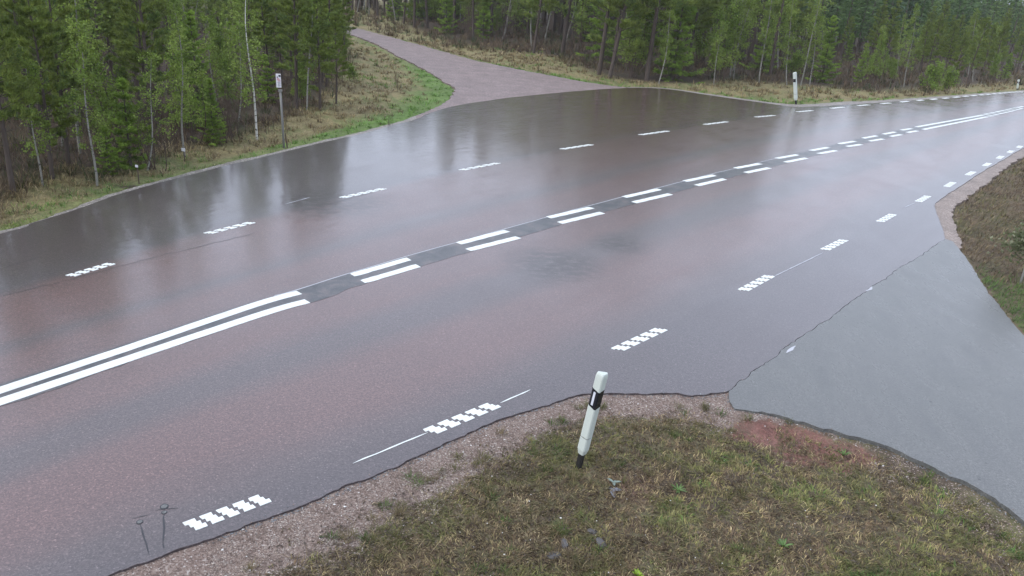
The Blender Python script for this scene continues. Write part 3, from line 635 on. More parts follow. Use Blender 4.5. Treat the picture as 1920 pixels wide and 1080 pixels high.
FOREST_L = FOREST_LEFT[::-1]
def zone(P):
    """soil colour for the ground sheet"""
    d, s = clear_of_paving(P); far = side_of_road(P) > 0
    near_c = pal(P, [(0.070, 0.052, 0.038), (0.100, 0.080, 0.052), (0.095, 0.092, 0.042), (0.120, 0.094, 0.060)], 0.8, 51)
    verge_c = pal(P, [(0.15, 0.125, 0.060), (0.20, 0.165, 0.080), (0.11, 0.125, 0.045)], 1.5, 53)
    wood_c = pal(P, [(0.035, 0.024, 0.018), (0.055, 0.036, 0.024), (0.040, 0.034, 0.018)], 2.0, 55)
    bank_c = pal(P, [(0.095, 0.070, 0.046), (0.13, 0.098, 0.060), (0.085, 0.078, 0.042)], 0.8, 57)
    dd = np.minimum(d, s)
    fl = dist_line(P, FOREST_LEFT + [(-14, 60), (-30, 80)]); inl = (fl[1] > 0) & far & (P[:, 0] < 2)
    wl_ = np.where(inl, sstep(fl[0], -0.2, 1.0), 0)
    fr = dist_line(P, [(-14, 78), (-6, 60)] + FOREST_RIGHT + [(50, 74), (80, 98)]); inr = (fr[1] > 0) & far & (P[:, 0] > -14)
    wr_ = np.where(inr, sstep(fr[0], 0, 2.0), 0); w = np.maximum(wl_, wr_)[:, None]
    nose = sstep(P[:, 0], -8.5, -5) * (1 - sstep(P[:, 1], 44, 50)) * (P[:, 0] < 4)
    gw = (0.45 + 1.0 * nose) * (1 + 0.5 * fbm(P, 1.3, 59)); gk = ((1 - sstep(dd, gw * 0.6, gw * 1.5)) * (0.38 + 0.5 * nose))[:, None]
    green_c = pal(P, [(0.075, 0.125, 0.030), (0.105, 0.180, 0.042)], 0.9, 58)
    verge_c = verge_c * (1 - gk) + green_c * gk
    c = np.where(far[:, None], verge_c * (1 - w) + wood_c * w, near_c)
    b = inside(P, BANK)[:, None]; c = np.where(b, bank_c, c)
    gr = np.zeros(len(P))
    wid = 0.42 + 0.25 * sstep(-P[:, 0], -0.5, 1.2) + fbm(P, 0.8, 61) * 0.2
    gr = np.where(~far & ~inside(P, BANK) & (P[:, 0] < 4.2), 1 - sstep(d, wid - 0.12, wid + 0.22), 0)
    gr = np.where(P[:, 0] > 3.6, gr * 0.6, gr)
    gr = np.where(d > 3, 0, gr)
    return c * 1.15, gr, d, s, far

# ground sheet: fine where it is seen from the mast, coarse beyond
th = np.concatenate([np.radians(np.arange(-52, 52, 0.26)), np.radians(np.arange(52, 308, 6.0))])
rr = [0.4, 1.2, 2.2, 3.0, 3.6]
while rr[-1] < 75: rr.append(rr[-1] * (1.009 if rr[-1] < 16 else 1.014))
while rr[-1] < 700: rr.append(rr[-1] * 1.25)
rr = np.array(rr); TH, RR = np.meshgrid(th, rr); nt_, nr_ = len(th), len(rr)
GP = np.stack([np.sin(TH).ravel() * RR.ravel(), np.cos(TH).ravel() * RR.ravel()], 1)
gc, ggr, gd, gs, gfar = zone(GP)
GZ = height(GP, gd, gs)
# reddish gravel patch beside the side road
rp = sdist(GP, RED_PATCH); k = (1 - sstep(rp + fbm(GP, 0.25, 64) * 0.22, -0.10, 0.14)) * 0.9
red_c = pal(GP, [(0.105, 0.048, 0.040), (0.14, 0.07, 0.058), (0.095, 0.058, 0.045)], 0.3, 63)
k2 = (1 - sstep(np.hypot(GP[:, 0] - 1.45, GP[:, 1] - 7.0), 0.05, 0.4)) * 0.5
kk = np.maximum(k, k2)[:, None]; gc = gc * (1 - kk) + red_c * kk * 1.5; ggr = ggr * (1 - kk[:, 0])
idx = np.arange(nt_ * nr_).reshape(nr_, nt_)
A_ = idx[:-1]; B_ = idx[1:]
F_ = np.stack([A_, np.roll(A_, -1, 1), np.roll(B_, -1, 1), B_], -1).reshape(-1, 4)[:, ::-1]
F_ = F_.copy()
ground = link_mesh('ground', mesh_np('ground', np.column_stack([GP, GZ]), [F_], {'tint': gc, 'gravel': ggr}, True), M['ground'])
cm = MB(); cm.add([(0.4 * math.sin(t), 0.4 * math.cos(t), -0.08) for t in np.linspace(0, 2 * math.pi, 16, endpoint=False)][::-1], [tuple(range(16))])
tag(ground, 'verges, bank and forest floor around the junction', kind='structure')

def ground_z(P):
    P = np.atleast_2d(arr(P)); d, s = clear_of_paving(P); return height(P, d, s)

# ------------------------------------------------------------------ road markings, parts of the road
ZP = 0.0065
def strip_poly(pts, w0, w1):
    """closed outline along pts between lateral offsets w0 (right) and w1 (left)"""
    q = arr(pts); d = np.gradient(q, axis=0); d /= np.linalg.norm(d, axis=1)[:, None]; n = np.stack([-d[:, 1], d[:, 0]], 1)
    return [tuple(p) for p in q + n * w0] + [tuple(p) for p in (q + n * w1)[::-1]]

def paint(name, polys, parent=None, z0=-0.004, z1=ZP, mat=None):
    b = MB()
    for p in polys: b.prism(p, z0, z1)
    return b.build(name, mat or M['paint'], parent or road)

def worn_bar(a, w, seed):
    x0, y0, x1, y1 = a; L = math.hypot(x1 - x0, y1 - y0); n = max(4, int(L / 0.09)); rs = random.Random(seed)
    dx, dy = (x1 - x0) / L, (y1 - y0) / L
    lo, hi = [], []
    for i in range(n + 1):
        t = i / n * L; e = 0.03 if i in (0, n) else 0
        lo.append((t + rs.uniform(-e, e), -w / 2 + rs.uniform(-1, 1) * 0.006)); hi.append((t + rs.uniform(-e, e), w / 2 + rs.uniform(-1, 1) * 0.006))
    lo[0] = (lo[0][0] + 0.02, lo[0][1] + 0.012); hi[-1] = (hi[-1][0] - 0.02, hi[-1][1] - 0.01)
    pl = lo + hi[::-1]
    return [(x0 + dx * t - dy * o, y0 + dy * t + dx * o) for t, o in pl]

def edge_mark(a, seed, w, near_unit):
    """five staggered blocks of raised profile paint"""
    x0, y0, x1, y1 = a; L = math.hypot(x1 - x0, y1 - y0); dx, dy = (x1 - x0) / L, (y1 - y0) / L; rs = random.Random(seed)
    X = lambda t, o: (x0 + dx * t - dy * o, y0 + dy * t + dx * o)
    blocks = []
    Lr = L * 1.08; t0 = -0.05 * L; rl = Lr * 0.134; off = Lr * 0.036
    for u in range(5):
        tb = t0 + u * Lr * 0.197
        h = w / 2; r3 = w / 3; j = lambda: rs.uniform(-0.008, 0.008)
        P = [(tb + j(), h), (tb + rl + j(), h), (tb + rl, h - r3), (tb + rl + off + j(), h - r3), (tb + rl + off, h - 2 * r3), (tb + rl + 2 * off + j(), h - 2 * r3 + 0.002), (tb + rl + 2 * off + j(), -h),
             (tb + 2 * off + j(), -h), (tb + 2 * off, -h + r3 + 0.004), (tb + off + j(), -h + r3 + 0.004), (tb + off, -h + 2 * r3), (tb + j(), -h + 2 * r3)]
        blocks.append([X(t, o) for t, o in P])
    if near_unit:
        e = MB(); q = blocks[0]; e.prism(q, -0.004, ZP)
        base = e.build('edge_line_dash', M['paint'], road)
        for q in blocks[1:]: paint('paint_block', [q], base)
    else:
        paint('edge_line_dash', blocks)

for i, a in enumerate(NEAR_MARKS):
    edge_mark(a, 100 + i, 0.175, i < 5)
for i, a in enumerate(FAR_MARKS):
    wd = 0.15 if i < 9 else 0.18
    if i < 12: edge_mark(a, 200 + i, wd, i < 5)
    else: paint('edge_line_dash', [worn_bar(a, wd, i)])
for nm, BL in (('u', UPPER_BARS), ('l', LOWER_BARS)):
    for i, a in enumerate(BL):
        wd = 0.165 if i < 12 else 0.16
        if math.hypot(a[2] - a[0], a[3] - a[1]) > 4:
            paint('centre_line', [worn_bar(a, wd, i + 40)])
        else: paint('centre_line_dash', [worn_bar(a, wd, i * 3 + len(nm))])
def long_line(pts, ext):
    q = [tuple(arr(pts[0]) + (arr(pts[0]) - arr(pts[1])) / np.linalg.norm(arr(pts[0]) - arr(pts[1])) * ext)] + list(pts)
    s = smooth_line(q, 0.15); s += np.stack([noise2(s, 0.3, 71), noise2(s, 0.3, 72)], 1) * 0.004
    pl = strip_poly(s, -0.085, 0.085); b = MB(); n = len(s)
    V = [(x, y, ZP) for x, y in pl[:n]] + [(x, y, ZP) for x, y in pl[n:][::-1]] + [(x, y, -0.004) for x, y in pl[:n]] + [(x, y, -0.004) for x, y in pl[n:][::-1]]
    F = []
    for i in range(n - 1):
        F += [(i, i + 1, n + i + 1, n + i), (2 * n + i, 2 * n + i + 1, i + 1, i), (n + i, n + i + 1, 3 * n + i + 1, 3 * n + i)]
    F += [(0, n, 3 * n, 2 * n), (n - 1, 3 * n - 1, 4 * n - 1, 2 * n - 1)]
    b.add(V, F); b.build('centre_line', M['paint'], road)
long_line(UPPER_SOLID, 7); long_line(LOWER_SOLID, 7)

# bluish strip of newer asphalt the centre line is painted on, with a pale saw line at its upper edge
cl = smooth_line(CENTRE, 0.12)
cl = cl[(cl[:, 1] > 3) & (cl[:, 1] < 70)]
dcl = np.gradient(cl, axis=0); dcl /= np.linalg.norm(dcl, axis=1)[:, None]; ncl = np.stack([-dcl[:, 1], dcl[:, 0]], 1)
e1 = 0.285 + noise2(cl, 0.7, 81) * 0.012; e0 = -(0.245 + noise2(cl, 0.22, 82) * 0.035 + noise2(cl, 0.9, 83) * 0.03)
def ribbon(name, pts, nrm, o0, o1, z, mat):
    n = len(pts); a = pts + nrm * np.asarray(o0).reshape(-1, 1); c = pts + nrm * np.asarray(o1).reshape(-1, 1)
    V = np.concatenate([np.column_stack([a, np.full(n, z)]), np.column_stack([c, np.full(n, z)])])
    i = np.arange(n - 1); F = np.stack([i, i + 1, n + i + 1, n + i], 1)
    return link_mesh(name, mesh_np(name, V, [F]), mat, road)
ribbon('centre_strip', cl, ncl, e0, e1, 0.003, M['strip'])
k_ = (cl[:, 1] > 11) & (cl[:, 1] < 26)
ribbon('saw_line', cl[k_], ncl[k_], e1[k_] , e1[k_] + 0.022, 0.0045, M['old_paint'])
def thin_line(name, a, b, w, mat, z=0.0035, seed=0, wob=0.0):
    n = max(3, int(math.hypot(b[0] - a[0], b[1] - a[1]) / 0.06)); t = np.linspace(0, 1, n)[:, None]
    p = arr([a]) * (1 - t) + arr([b]) * t; d = (arr(b) - arr(a)) / np.linalg.norm(arr(b) - arr(a)); nn = np.tile([-d[1], d[0]], (n, 1))
    p = p + nn * (noise2(p, 0.12, seed)[:, None] * wob); ww = w * (1 + 0.4 * noise2(p, 0.1, seed + 5))
    ww = ww * np.minimum(1, 0.2 + np.minimum(np.arange(n), np.arange(n)[::-1]) / 2)
    return ribbon(name, p, nn, -ww / 2, ww / 2, z, mat)
for q in THIN_LINES: thin_line('thin_guide_line', q[:2], q[2:], 0.020, M['paint'] if q[1] < 8.8 else M['old_paint'], 0.0035, 3, 0.004)
for q in PAINT_SCRAPS: thin_line('paint_scrap', q[:2], q[2:], 0.05, M['old_paint'], 0.0035, 9, 0.03)
for q in SAW_CUTS: thin_line('sealed_saw_cut', q[:2], q[2:], 0.016, M['sealant'], 0.003, 13, 0.008)
for q in JOINTS: thin_line('paving_joint', q[:2], q[2:], 0.018, M['seal2'], 0.0028, 17, 0.03)
for x, y, r in PUCKS:
    r *= 0.8
    b = MB(); pr = [(x + r * math.cos(t), y + r * math.sin(t)) for t in np.linspace(0, 2 * math.pi, 20, endpoint=False)]
    b.prism(pr, -0.002, 0.0038); o = b.build('road_sensor', M['sealant'], road)
    b = MB(); pr = [(x + r * .72 * math.cos(t), y + r * .72 * math.sin(t)) for t in np.linspace(0, 2 * math.pi, 20, endpoint=False)]
    b.prism(pr, 0.002, 0.0050); b.build('sensor_face', M['side'], o)

# ------------------------------------------------------------------ grass, litter and stones (nobody could count them)
def blades(P, Z, length, width, lean, az, cols, curl=0.5):
    """bent three-triangle blades; all inputs per blade"""
    n = len(P); dx, dy = np.cos(az), np.sin(az); px, py = -dy, dx
    sl, cl_ = np.sin(lean), np.cos(lean)
    h1, r1 = length * 0.5 * cl_, length * 0.5 * sl
    l2 = np.minimum(lean + curl, 1.75); h2, r2 = h1 + length * 0.5 * np.cos(l2), r1 + length * 0.5 * np.sin(l2)
    w = width / 2
    V = np.empty((n, 5, 3))
    V[:, 0] = np.stack([P[:, 0] - px * w, P[:, 1] - py * w, Z - 0.01], 1); V[:, 1] = np.stack([P[:, 0] + px * w, P[:, 1] + py * w, Z - 0.01], 1)
    mx, my = P[:, 0] + dx * r1, P[:, 1] + dy * r1
    V[:, 2] = np.stack([mx - px * w * .8, my - py * w * .8, Z + h1], 1); V[:, 3] = np.stack([mx + px * w * .8, my + py * w * .8, Z + h1], 1)
    V[:, 4] = np.stack([P[:, 0] + dx * r2, P[:, 1] + dy * r2, Z + h2], 1)
    b = np.arange(n)[:, None] * 5
    F = np.concatenate([b + [0, 1, 3], b + [0, 3, 2], b + [2, 3, 4]])
    return V.reshape(-1, 3), F, np.repeat(cols, 5, 0)

def tufts(P, per, spread):
    k = rng.poisson(per, len(P)); i = np.repeat(np.arange(len(P)), k)
    a = rng.uniform(0, 2 * math.pi, len(i)); r = np.abs(rng.normal(0, spread, len(i)))
    return P[i] + np.stack([np.cos(a), np.sin(a)], 1) * r[:, None], i, a

def scatter(n, rlo, rhi, alo, ahi, power=1.0):
    """points about the mast, denser nearby"""
    u = rng.uniform(0, 1, n); r = rlo * (rhi / rlo) ** u if power == 0 else (rlo ** power + u * (rhi ** power - rlo ** power)) ** (1 / power)
    a = np.radians(rng.uniform(alo, ahi, n)); return np.stack([np.sin(a) * r, np.cos(a) * r], 1)

def stuff_mesh(name, parts, mat, label, cat=None):
    V = np.concatenate([p[0] for p in parts]); C = np.concatenate([p[2] for p in parts]); o = 0; F = []
    for p in parts: F.append(p[1] + o); o += len(p[0])
    ob = link_mesh(name, mesh_np(name, V, [np.concatenate(F)], {'tint': C}), mat)
    tag(ob, label, cat, None, 'stuff'); return ob

GREEN = [(0.060, 0.110, 0.024), (0.085, 0.150, 0.034), (0.120, 0.185, 0.045)]
OLIVE = [(0.060, 0.060, 0.024), (0.095, 0.092, 0.034), (0.130, 0.118, 0.050), (0.085, 0.095, 0.030)]
STRAW = [(0.22, 0.175, 0.085), (0.31, 0.25, 0.13), (0.17, 0.125, 0.062), (0.38, 0.31, 0.18)]
BROWN = [(0.055, 0.038, 0.026), (0.085, 0.060, 0.038), (0.12, 0.085, 0.052)]

# near verge
P = scatter(520000, 4.2, 12.5, -22, 48, 0)
d, s = clear_of_paving(P); near = (side_of_road(P) < 0) & ~inside(P, BANK)
dens = fbm(P, 0.30, 91, 4); dens2 = fbm(P, 0.09, 92, 2)
wid = 0.50 + 0.30 * sstep(-P[:, 0], -0.5, 1.2)
cover = sstep(d, wid - 0.25, wid + 0.25) * (0.62 + 0.6 * dens) + sstep(dens2, 0.45, 0.7) * 0.35 * sstep(d, 0.15, 0.3)
rpd = sdist(P, RED_PATCH); cover = cover * (1 - 0.75 * (1 - sstep(rpd + fbm(P, 0.25, 64) * 0.22, -0.10, 0.14)))
cover = np.where(P[:, 0] > 3.4, np.maximum(cover, 0.6 * sstep(d, 0.10, 0.4)), cover)
keep = near & (d > 0.03) & (rng.uniform(0, 1, len(P)) < cover)
P = P[keep]; dens = dens[keep]; Z = ground_z(P); n = len(P)
mixn = 1.3 * fbm(P, 0.45, 93, 4) + 0.55 * fbm(P, 0.12, 95, 2) - 0.30 + 0.28 * sstep(P[:, 0], 0.8, 3.0)
pk = rng.uniform(-0.35, 0.35, n) + mixn
c = np.where((pk > 0.75)[:, None], pal(P, GREEN, 0.5, 96) * 0.85, np.where((pk > 0.0)[:, None], pal(P, OLIVE + [(0.165, 0.14, 0.055), (0.14, 0.11, 0.055)], 0.3, 97) * 1.3, np.where((rng.uniform(0, 1, n) < 0.30)[:, None], pal(P, STRAW, 0.4, 98), pal(P, BROWN, 0.2, 99) * 1.25)))
c = c * rng.uniform(0.6, 1.45, (n, 1)) * (1.0 + 0.55 * fbm(P, 0.14, 107, 3))[:, None] * (1.05 + 0.35 * sstep(P[:, 0], 0.5, 2.5))[:, None]
L_ = rng.uniform(0.025, 0.080, n) * (1 + 0.6 * np.maximum(mixn, 0)); lean = rng.uniform(0.5, 1.45, n)
azf = fbm(P, 0.22, 94) * 9 + rng.normal(0, 0.55, n)
nv = [blades(P, Z, L_, rng.uniform(0.005, 0.011, n), lean, azf, c)]
print('near blades', n)
# upright greener tufts
T = scatter(1100, 4.6, 11.5, -16, 44, 0); d, s = clear_of_paving(T); T = T[(side_of_road(T) < 0) & ~inside(T, BANK) & (d > 0.20) & (sdist(T, RED_PATCH) > -0.02)]
T = np.concatenate([T[fbm(T, 0.6, 101) > 0.0], arr(TUFTS)])
P, i, a = tufts(T, 45, 0.035); n = len(P); Z = ground_z(P)
hue = rng.uniform(0, 1, len(T))[i]; c = np.where((hue > 0.38)[:, None], pal(P, OLIVE, 0.3, 103) * 1.15, np.where((hue > 0.25)[:, None], pal(P, GREEN, 0.4, 102) * 0.85, pal(P, STRAW, 0.2, 104) * 0.7)) * rng.uniform(0.7, 1.3, (n, 1))
nv.append(blades(P, Z, rng.uniform(0.05, 0.12, n), rng.uniform(0.003, 0.006, n), rng.uniform(0.2, 1.2, n), a + rng.normal(0, 0.4, n), c))
# long dead straws lying about
P = scatter(3200, 4.3, 11, -18, 44, 0); d, s = clear_of_paving(P); P = P[(side_of_road(P) < 0) & ~inside(P, BANK) & (d > 0.45)]; n = len(P); Z = ground_z(P) + 0.02
nv.append(blades(P, Z, rng.uniform(0.10, 0.26, n), rng.uniform(0.003, 0.006, n), np.full(n, 1.45), rng.uniform(0, 6.28, n), pal(P, STRAW, 0.2, 105) * rng.uniform(0.4, 1.0, (n, 1)), 0.1))
stuff_mesh('grass', nv, M['blades'], 'mixed olive and brown grass on the near verge around the leaning marker post', 'grass')

# dead leaves and litter near
P = scatter(26000, 4.3, 11, -20, 46, 0); d, s = clear_of_paving(P)
k = (side_of_road(P) < 0) & ~inside(P, BANK) & (d > 0.35) & (rng.uniform(0, 1, len(P)) < 0.30 + 0.6 * sstep(fbm(P, 0.5, 111), -0.1, 0.4)); P = P[k]; n = len(P)
def flakes(P, Z, size, cols):
    n = len(P); a = rng.uniform(0, 6.28, n); t = rng.uniform(-0.6, 0.6, (n, 2)); el = rng.uniform(0.45, 0.9, n)
    u = np.stack([np.cos(a), np.sin(a), t[:, 0]], 1) * size[:, None]; v = np.stack([-np.sin(a), np.cos(a), t[:, 1]], 1) * (size * el)[:, None]
    c0 = np.column_stack([P, Z]); up = np.zeros((n, 3)); up[:, 2] = size * rng.uniform(-0.3, 0.3, n)
    V = np.stack([c0 - u, c0 - v * .8 + up - u * .1, c0 + u, c0 + v * .8 + up], 1); b = np.arange(n)[:, None] * 4
    return V.reshape(-1, 3), np.concatenate([b + [0, 1, 2], b + [0, 2, 3]]), np.repeat(cols, 4, 0)
lc = pal(P, [(0.045, 0.034, 0.028), (0.085, 0.062, 0.045), (0.13, 0.105, 0.085), (0.10, 0.075, 0.06), (0.15, 0.12, 0.085)], 0.2, 112) * rng.uniform(0.6, 1.3, (n, 1))
stuff_mesh('leaf_litter', [flakes(P, ground_z(P) + rng.uniform(0.004, 0.03, n), rng.uniform(0.007, 0.020, n), lc)], M['blades'], 'brown dead leaves and moss scraps among the near grass', 'leaf litter')

# loose stones of the near shoulder and the red patch
OCT = arr([(1, 0, 0), (0, 1, 0), (-1, 0, 0), (0, -1, 0), (0, 0, 1), (0, 0, -0.5)]); OF = np.array([(0, 1, 4), (1, 2, 4), (2, 3, 4), (3, 0, 4), (1, 0, 5), (2, 1, 5), (3, 2, 5), (0, 3, 5)])
def stones(P, Z, size, cols):
    n = len(P); a = rng.uniform(0, 6.28, n); sc_ = rng.uniform(0.6, 1.2, (n, 3)); sc_[:, 2] *= 0.6
    J = OCT[None] * (1 + rng.uniform(-0.3, 0.3, (n, 6, 1))) * sc_[:, None, :] * size[:, None, None]
    c_, s_ = np.cos(a)[:, None], np.sin(a)[:, None]
    V = np.stack([J[..., 0] * c_ - J[..., 1] * s_ + P[:, :1], J[..., 0] * s_ + J[..., 1] * c_ + P[:, 1:], J[..., 2] + Z[:, None]], -1)
    return V.reshape(-1, 3), (np.arange(n)[:, None, None] * 6 + OF).reshape(-1, 3), np.repeat(cols, 6, 0)
P = scatter(150000, 4.4, 12, -25, 46, 0); d, s = clear_of_paving(P); w_ = 0.60 + 0.25 * sstep(-P[:, 0], -0.5, 1.2)
rpd = sdist(P, RED_PATCH)
k = (side_of_road(P) < 0) & ~inside(P, BANK) & ((d > 0.0) | ((d > -0.05) & (rng.uniform(0, 1, len(P)) < 0.05))) & (rng.uniform(0, 1, len(P)) < np.maximum(1 - sstep(d, w_ - 0.2, w_ + 0.25), (1 - sstep(rpd + fbm(P, 0.25, 64) * 0.22, -0.10, 0.14)))); P = P[k]; rpd = rpd[k]; d = d[k]; n = len(P)
sc_c = pal(P, [(0.13, 0.098, 0.080), (0.23, 0.175, 0.145), (0.32, 0.255, 0.215), (0.20, 0.165, 0.145), (0.38, 0.325, 0.28)], 0.12, 121, 2) * rng.uniform(0.7, 1.25, (n, 1))
red = pal(P, [(0.17, 0.072, 0.060), (0.23, 0.11, 0.09), (0.15, 0.07, 0.058)], 0.1, 122)
sc_c = np.where((rpd < 0.02)[:, None], red, sc_c); pale = rng.uniform(0, 1, n) < 0.004; sc_c[pale] = (0.62, 0.60, 0.57)
gy = (d < 0.07) & (rng.uniform(0, 1, n) < 0.6); sc_c[gy] = sc_c[gy].mean(1, keepdims=True) * (0.8, 0.85, 0.9)
print('stones', n)
stuff_mesh('gravel', [stones(P, np.where(d < 0, 0.002, ground_z(P) + 0.002), rng.uniform(0.005, 0.012, n) * np.where(pale, 1.3, 1), sc_c)], M['stones'], 'pinkish loose gravel along the near edge of the asphalt', 'gravel')
# white quartz chips lying in the verge
P = scatter(420, 4.4, 10, -14, 40, 0); d, s = clear_of_paving(P); P = P[(side_of_road(P) < 0) & ~inside(P, BANK) & (d > 0.3)]
P = P[fbm(P, 0.7, 123) > 0.10]; n = len(P)
stuff_mesh('white_chips', [stones(P, ground_z(P) + 0.018, rng.uniform(0.005, 0.011, n), np.tile([[0.62, 0.60, 0.55]], (n, 1)))], M['stones'], 'small white stone chips strewn over the near verge', 'stone chips')

# right corner bank: matted brown grass
P = scatter(150000, 12, 62, 24, 52, 0); k = inside(P, BANK) & (sdist(P, BANK) < -0.02); P = P[k]; n = len(P); Z = ground_z(P); r = np.hypot(P[:, 0], P[:, 1])
g = sstep(15.2 - P[:, 1] + fbm(P, 0.6, 131) * 0.9, -0.4, 0.6)
c = np.where((rng.uniform(0, 1, n) < g)[:, None], pal(P, GREEN, 0.4, 132), np.where((rng.uniform(0, 1, n) < 0.16)[:, None], pal(P, STRAW, 0.5, 133), np.where((fbm(P, 0.9, 136) + rng.normal(0, .3, n) > 0.1)[:, None], pal(P, OLIVE, 0.4, 134) * 1.15, pal(P, BROWN, 0.5, 135) * 1.45))) * rng.uniform(0.6, 1.35, (n, 1))
bk = [blades(P, Z, rng.uniform(0.07, 0.20, n) * (0.6 + r / 30), rng.uniform(0.006, 0.012, n) * (r / 16), rng.uniform(0.5, 1.4, n), -0.6 + rng.normal(0, 1.0, n), c)]
stuff_mesh('grass', bk, M['blades'], 'matted brown grass with a green patch on the bank at the right corner', 'grass')

# left verge, tussocks of straw with a green edge
def verge(name, label, count, line, wmin, wmax, alo, ahi, rlo, rhi, lmul, wmul, seed, green_w, per=26):
    T = scatter(count, rlo, rhi, alo, ahi, 0); d, s = clear_of_paving(T); dd = np.minimum(d, s)
    fl, fs, _ = dist_line(T, line); infor = fs > 0
    k = (side_of_road(T) > 0) & (dd > 0.02) & (~infor | (fl < 0.8)); T = T[k]; dd = dd[k]
    P, i, a = tufts(T, per, 0.10 * wmul ** 0.5); d, s = clear_of_paving(P); dd = np.minimum(d, s); k = dd > 0.0; P, i, a, dd = P[k], i[k], a[k], dd[k]; n = len(P)
    Z = ground_z(P); r = np.hypot(P[:, 0], P[:, 1])
    gw = green_w * (1 + 3.0 * sstep(P[:, 0], -8.5, -5) * (1 - sstep(P[:, 1], 44, 50)))
    g = np.maximum(1 - sstep(dd + fbm(P, 1.5, seed) * 0.25, gw * 0.5, gw * 1.3), 0.85 * sstep(fbm(P, 2.2, seed + 1), 0.0, 0.45))
    gb = (gw > green_w * 1.5) & (dd < gw)
    gt = (rng.uniform(0, 1, len(T))[i] * 0.7 + rng.uniform(0, 1, n) * 0.3) < g * 0.85
    c = np.where(gt[:, None], pal(P, GREEN + [(0.15, 0.19, 0.045)], 0.8, seed + 2) * 1.15, np.where((rng.uniform(0, 1, n) < 0.75)[:, None], pal(P, STRAW, 0.7, seed + 3), pal(P, BROWN + [(0.10, 0.09, 0.04)], 0.7, seed + 4)))
    c = np.where((gt & gb)[:, None], pal(P, [(0.11, 0.20, 0.045), (0.15, 0.26, 0.06)], 0.8, seed + 7), c)
    tn = rng.uniform(0.65, 1.25, len(T))[i]; c = c * tn[:, None] * rng.uniform(0.85, 1.4, (n, 1))
    fe = np.minimum(1, 0.35 + dd / 0.9)
    return stuff_mesh(name, [blades(P, Z, rng.uniform(0.10, 0.28, n) * lmul * fe * np.where(gt, 0.7, 1.0), rng.uniform(0.008, 0.018, n) * wmul * (r / 20), rng.uniform(0.25, 1.35, n), a + rng.normal(0, 0.5, n), c, 0.7)], M['blades'], label, 'grass')
verge('grass', 'straw coloured and green grass on the left verge in front of the forest', 8200, FOREST_LEFT + [(-14, 60)], 1, 3, -48, 1, 13, 62, 1.0, 1.0, 141, 0.35, 16)
verge('grass', 'yellowish tussock grass on the far verge beyond the junction', 5200, [(-14, 66), (-6, 58)] + FOREST_RIGHT + [(50, 74)], 1, 3, -8, 36, 40, 92, 1.5, 1.0, 161, 0.5, 12)

# forest floor: brown twigs, bilberry and dead bracken
def under(name, label, line, count, alo, ahi, rlo, rhi, lmul, seed):
    T = scatter(count, rlo, rhi, alo, ahi, 0); fl, fs, _ = dist_line(T, line); d, s = clear_of_paving(T)
    T = T[(side_of_road(T) > 0) & (fs > 0) & (np.minimum(d, s) > 0.8) & (fbm(T, 2.5, seed) > -0.35)]
    P, i, a = tufts(T, 14, 0.16); n = len(P); Z = ground_z(P); r = np.hypot(P[:, 0], P[:, 1])
    hue = rng.uniform(0, 1, len(T))[i]
    c = np.where((hue < 0.62)[:, None], pal(P, BROWN, 0.8, seed + 1) * 1.35, np.where((hue < 0.8)[:, None], pal(P, [(0.035, 0.055, 0.018), (0.06, 0.085, 0.025)], 0.8, seed + 2), pal(P, STRAW, 1, seed + 3) * 0.55)) * rng.uniform(0.6, 1.3, (n, 1))
    return stuff_mesh(name, [blades(P, Z, rng.uniform(0.15, 0.55, n) * lmul, rng.uniform(0.006, 0.016, n) * (r / 20), rng.uniform(0.1, 1.0, n), a + rng.normal(0, 0.4, n), c, 0.5)], M['blades'], label, 'undergrowth')
under('undergrowth', 'brown twiggy undergrowth on the floor of the left forest', FOREST_LEFT + [(-14, 60)], 7000, -50, -4, 15, 75, 1.0, 171)
under('undergrowth', 'brown undergrowth along the foot of the far forest', [(-14, 64), (-6, 57)] + FOREST_RIGHT + [(50, 74)], 4200, -14, 36, 50, 100, 1.4, 181)

# ------------------------------------------------------------------ trees
def tubes_np(paths, rads, k):
    """paths (n,m,3), rads (n,m): tubes with k sides"""
    paths = np.asarray(paths, float); n, m, _ = paths.shape
    d = np.gradient(paths, axis=1); d /= np.linalg.norm(d, axis=2, keepdims=True) + 1e-9
    ref = np.where(np.abs(d[..., 2:3]) > 0.9, arr([1, 0, 0]), arr([0, 0, 1]))
    a = np.cross(d, ref); a /= np.linalg.norm(a, axis=2, keepdims=True) + 1e-9; b = np.cross(d, a)
    t = np.linspace(0, 2 * math.pi, k, endpoint=False)
    V = paths[:, :, None] + (a[:, :, None] * np.cos(t)[:, None] + b[:, :, None] * np.sin(t)[:, None]) * np.asarray(rads)[:, :, None, None]
    I = np.arange(n * m * k).reshape(n, m, k); A = I[:, :-1]; B = I[:, 1:]
    F = np.stack([A, np.roll(A, -1, 2), np.roll(B, -1, 2), B], -1).reshape(-1, 4)
    return V.reshape(-1, 3), F

def rvec(n):
    v = rng.normal(0, 1, (n, 3)); return v / np.linalg.norm(v, axis=1, keepdims=True)

def needles(C, D, length, width, cols, spread=0.9):
    """one narrow triangle per row, from C pointing along D plus scatter"""
    n = len(C); v = D + rvec(n) * spread; v /= np.linalg.norm(v, axis=1, keepdims=True)
    s_ = np.cross(v, rvec(n)); s_ /= np.linalg.norm(s_, axis=1, keepdims=True) + 1e-9
    L = length * rng.uniform(0.7, 1.3, n)[:, None]
    V = np.stack([C - s_ * width / 2, C + s_ * width / 2, C + v * L], 1)
    return V.reshape(-1, 3), np.arange(n * 3).reshape(n, 3), np.repeat(cols, 3, 0)

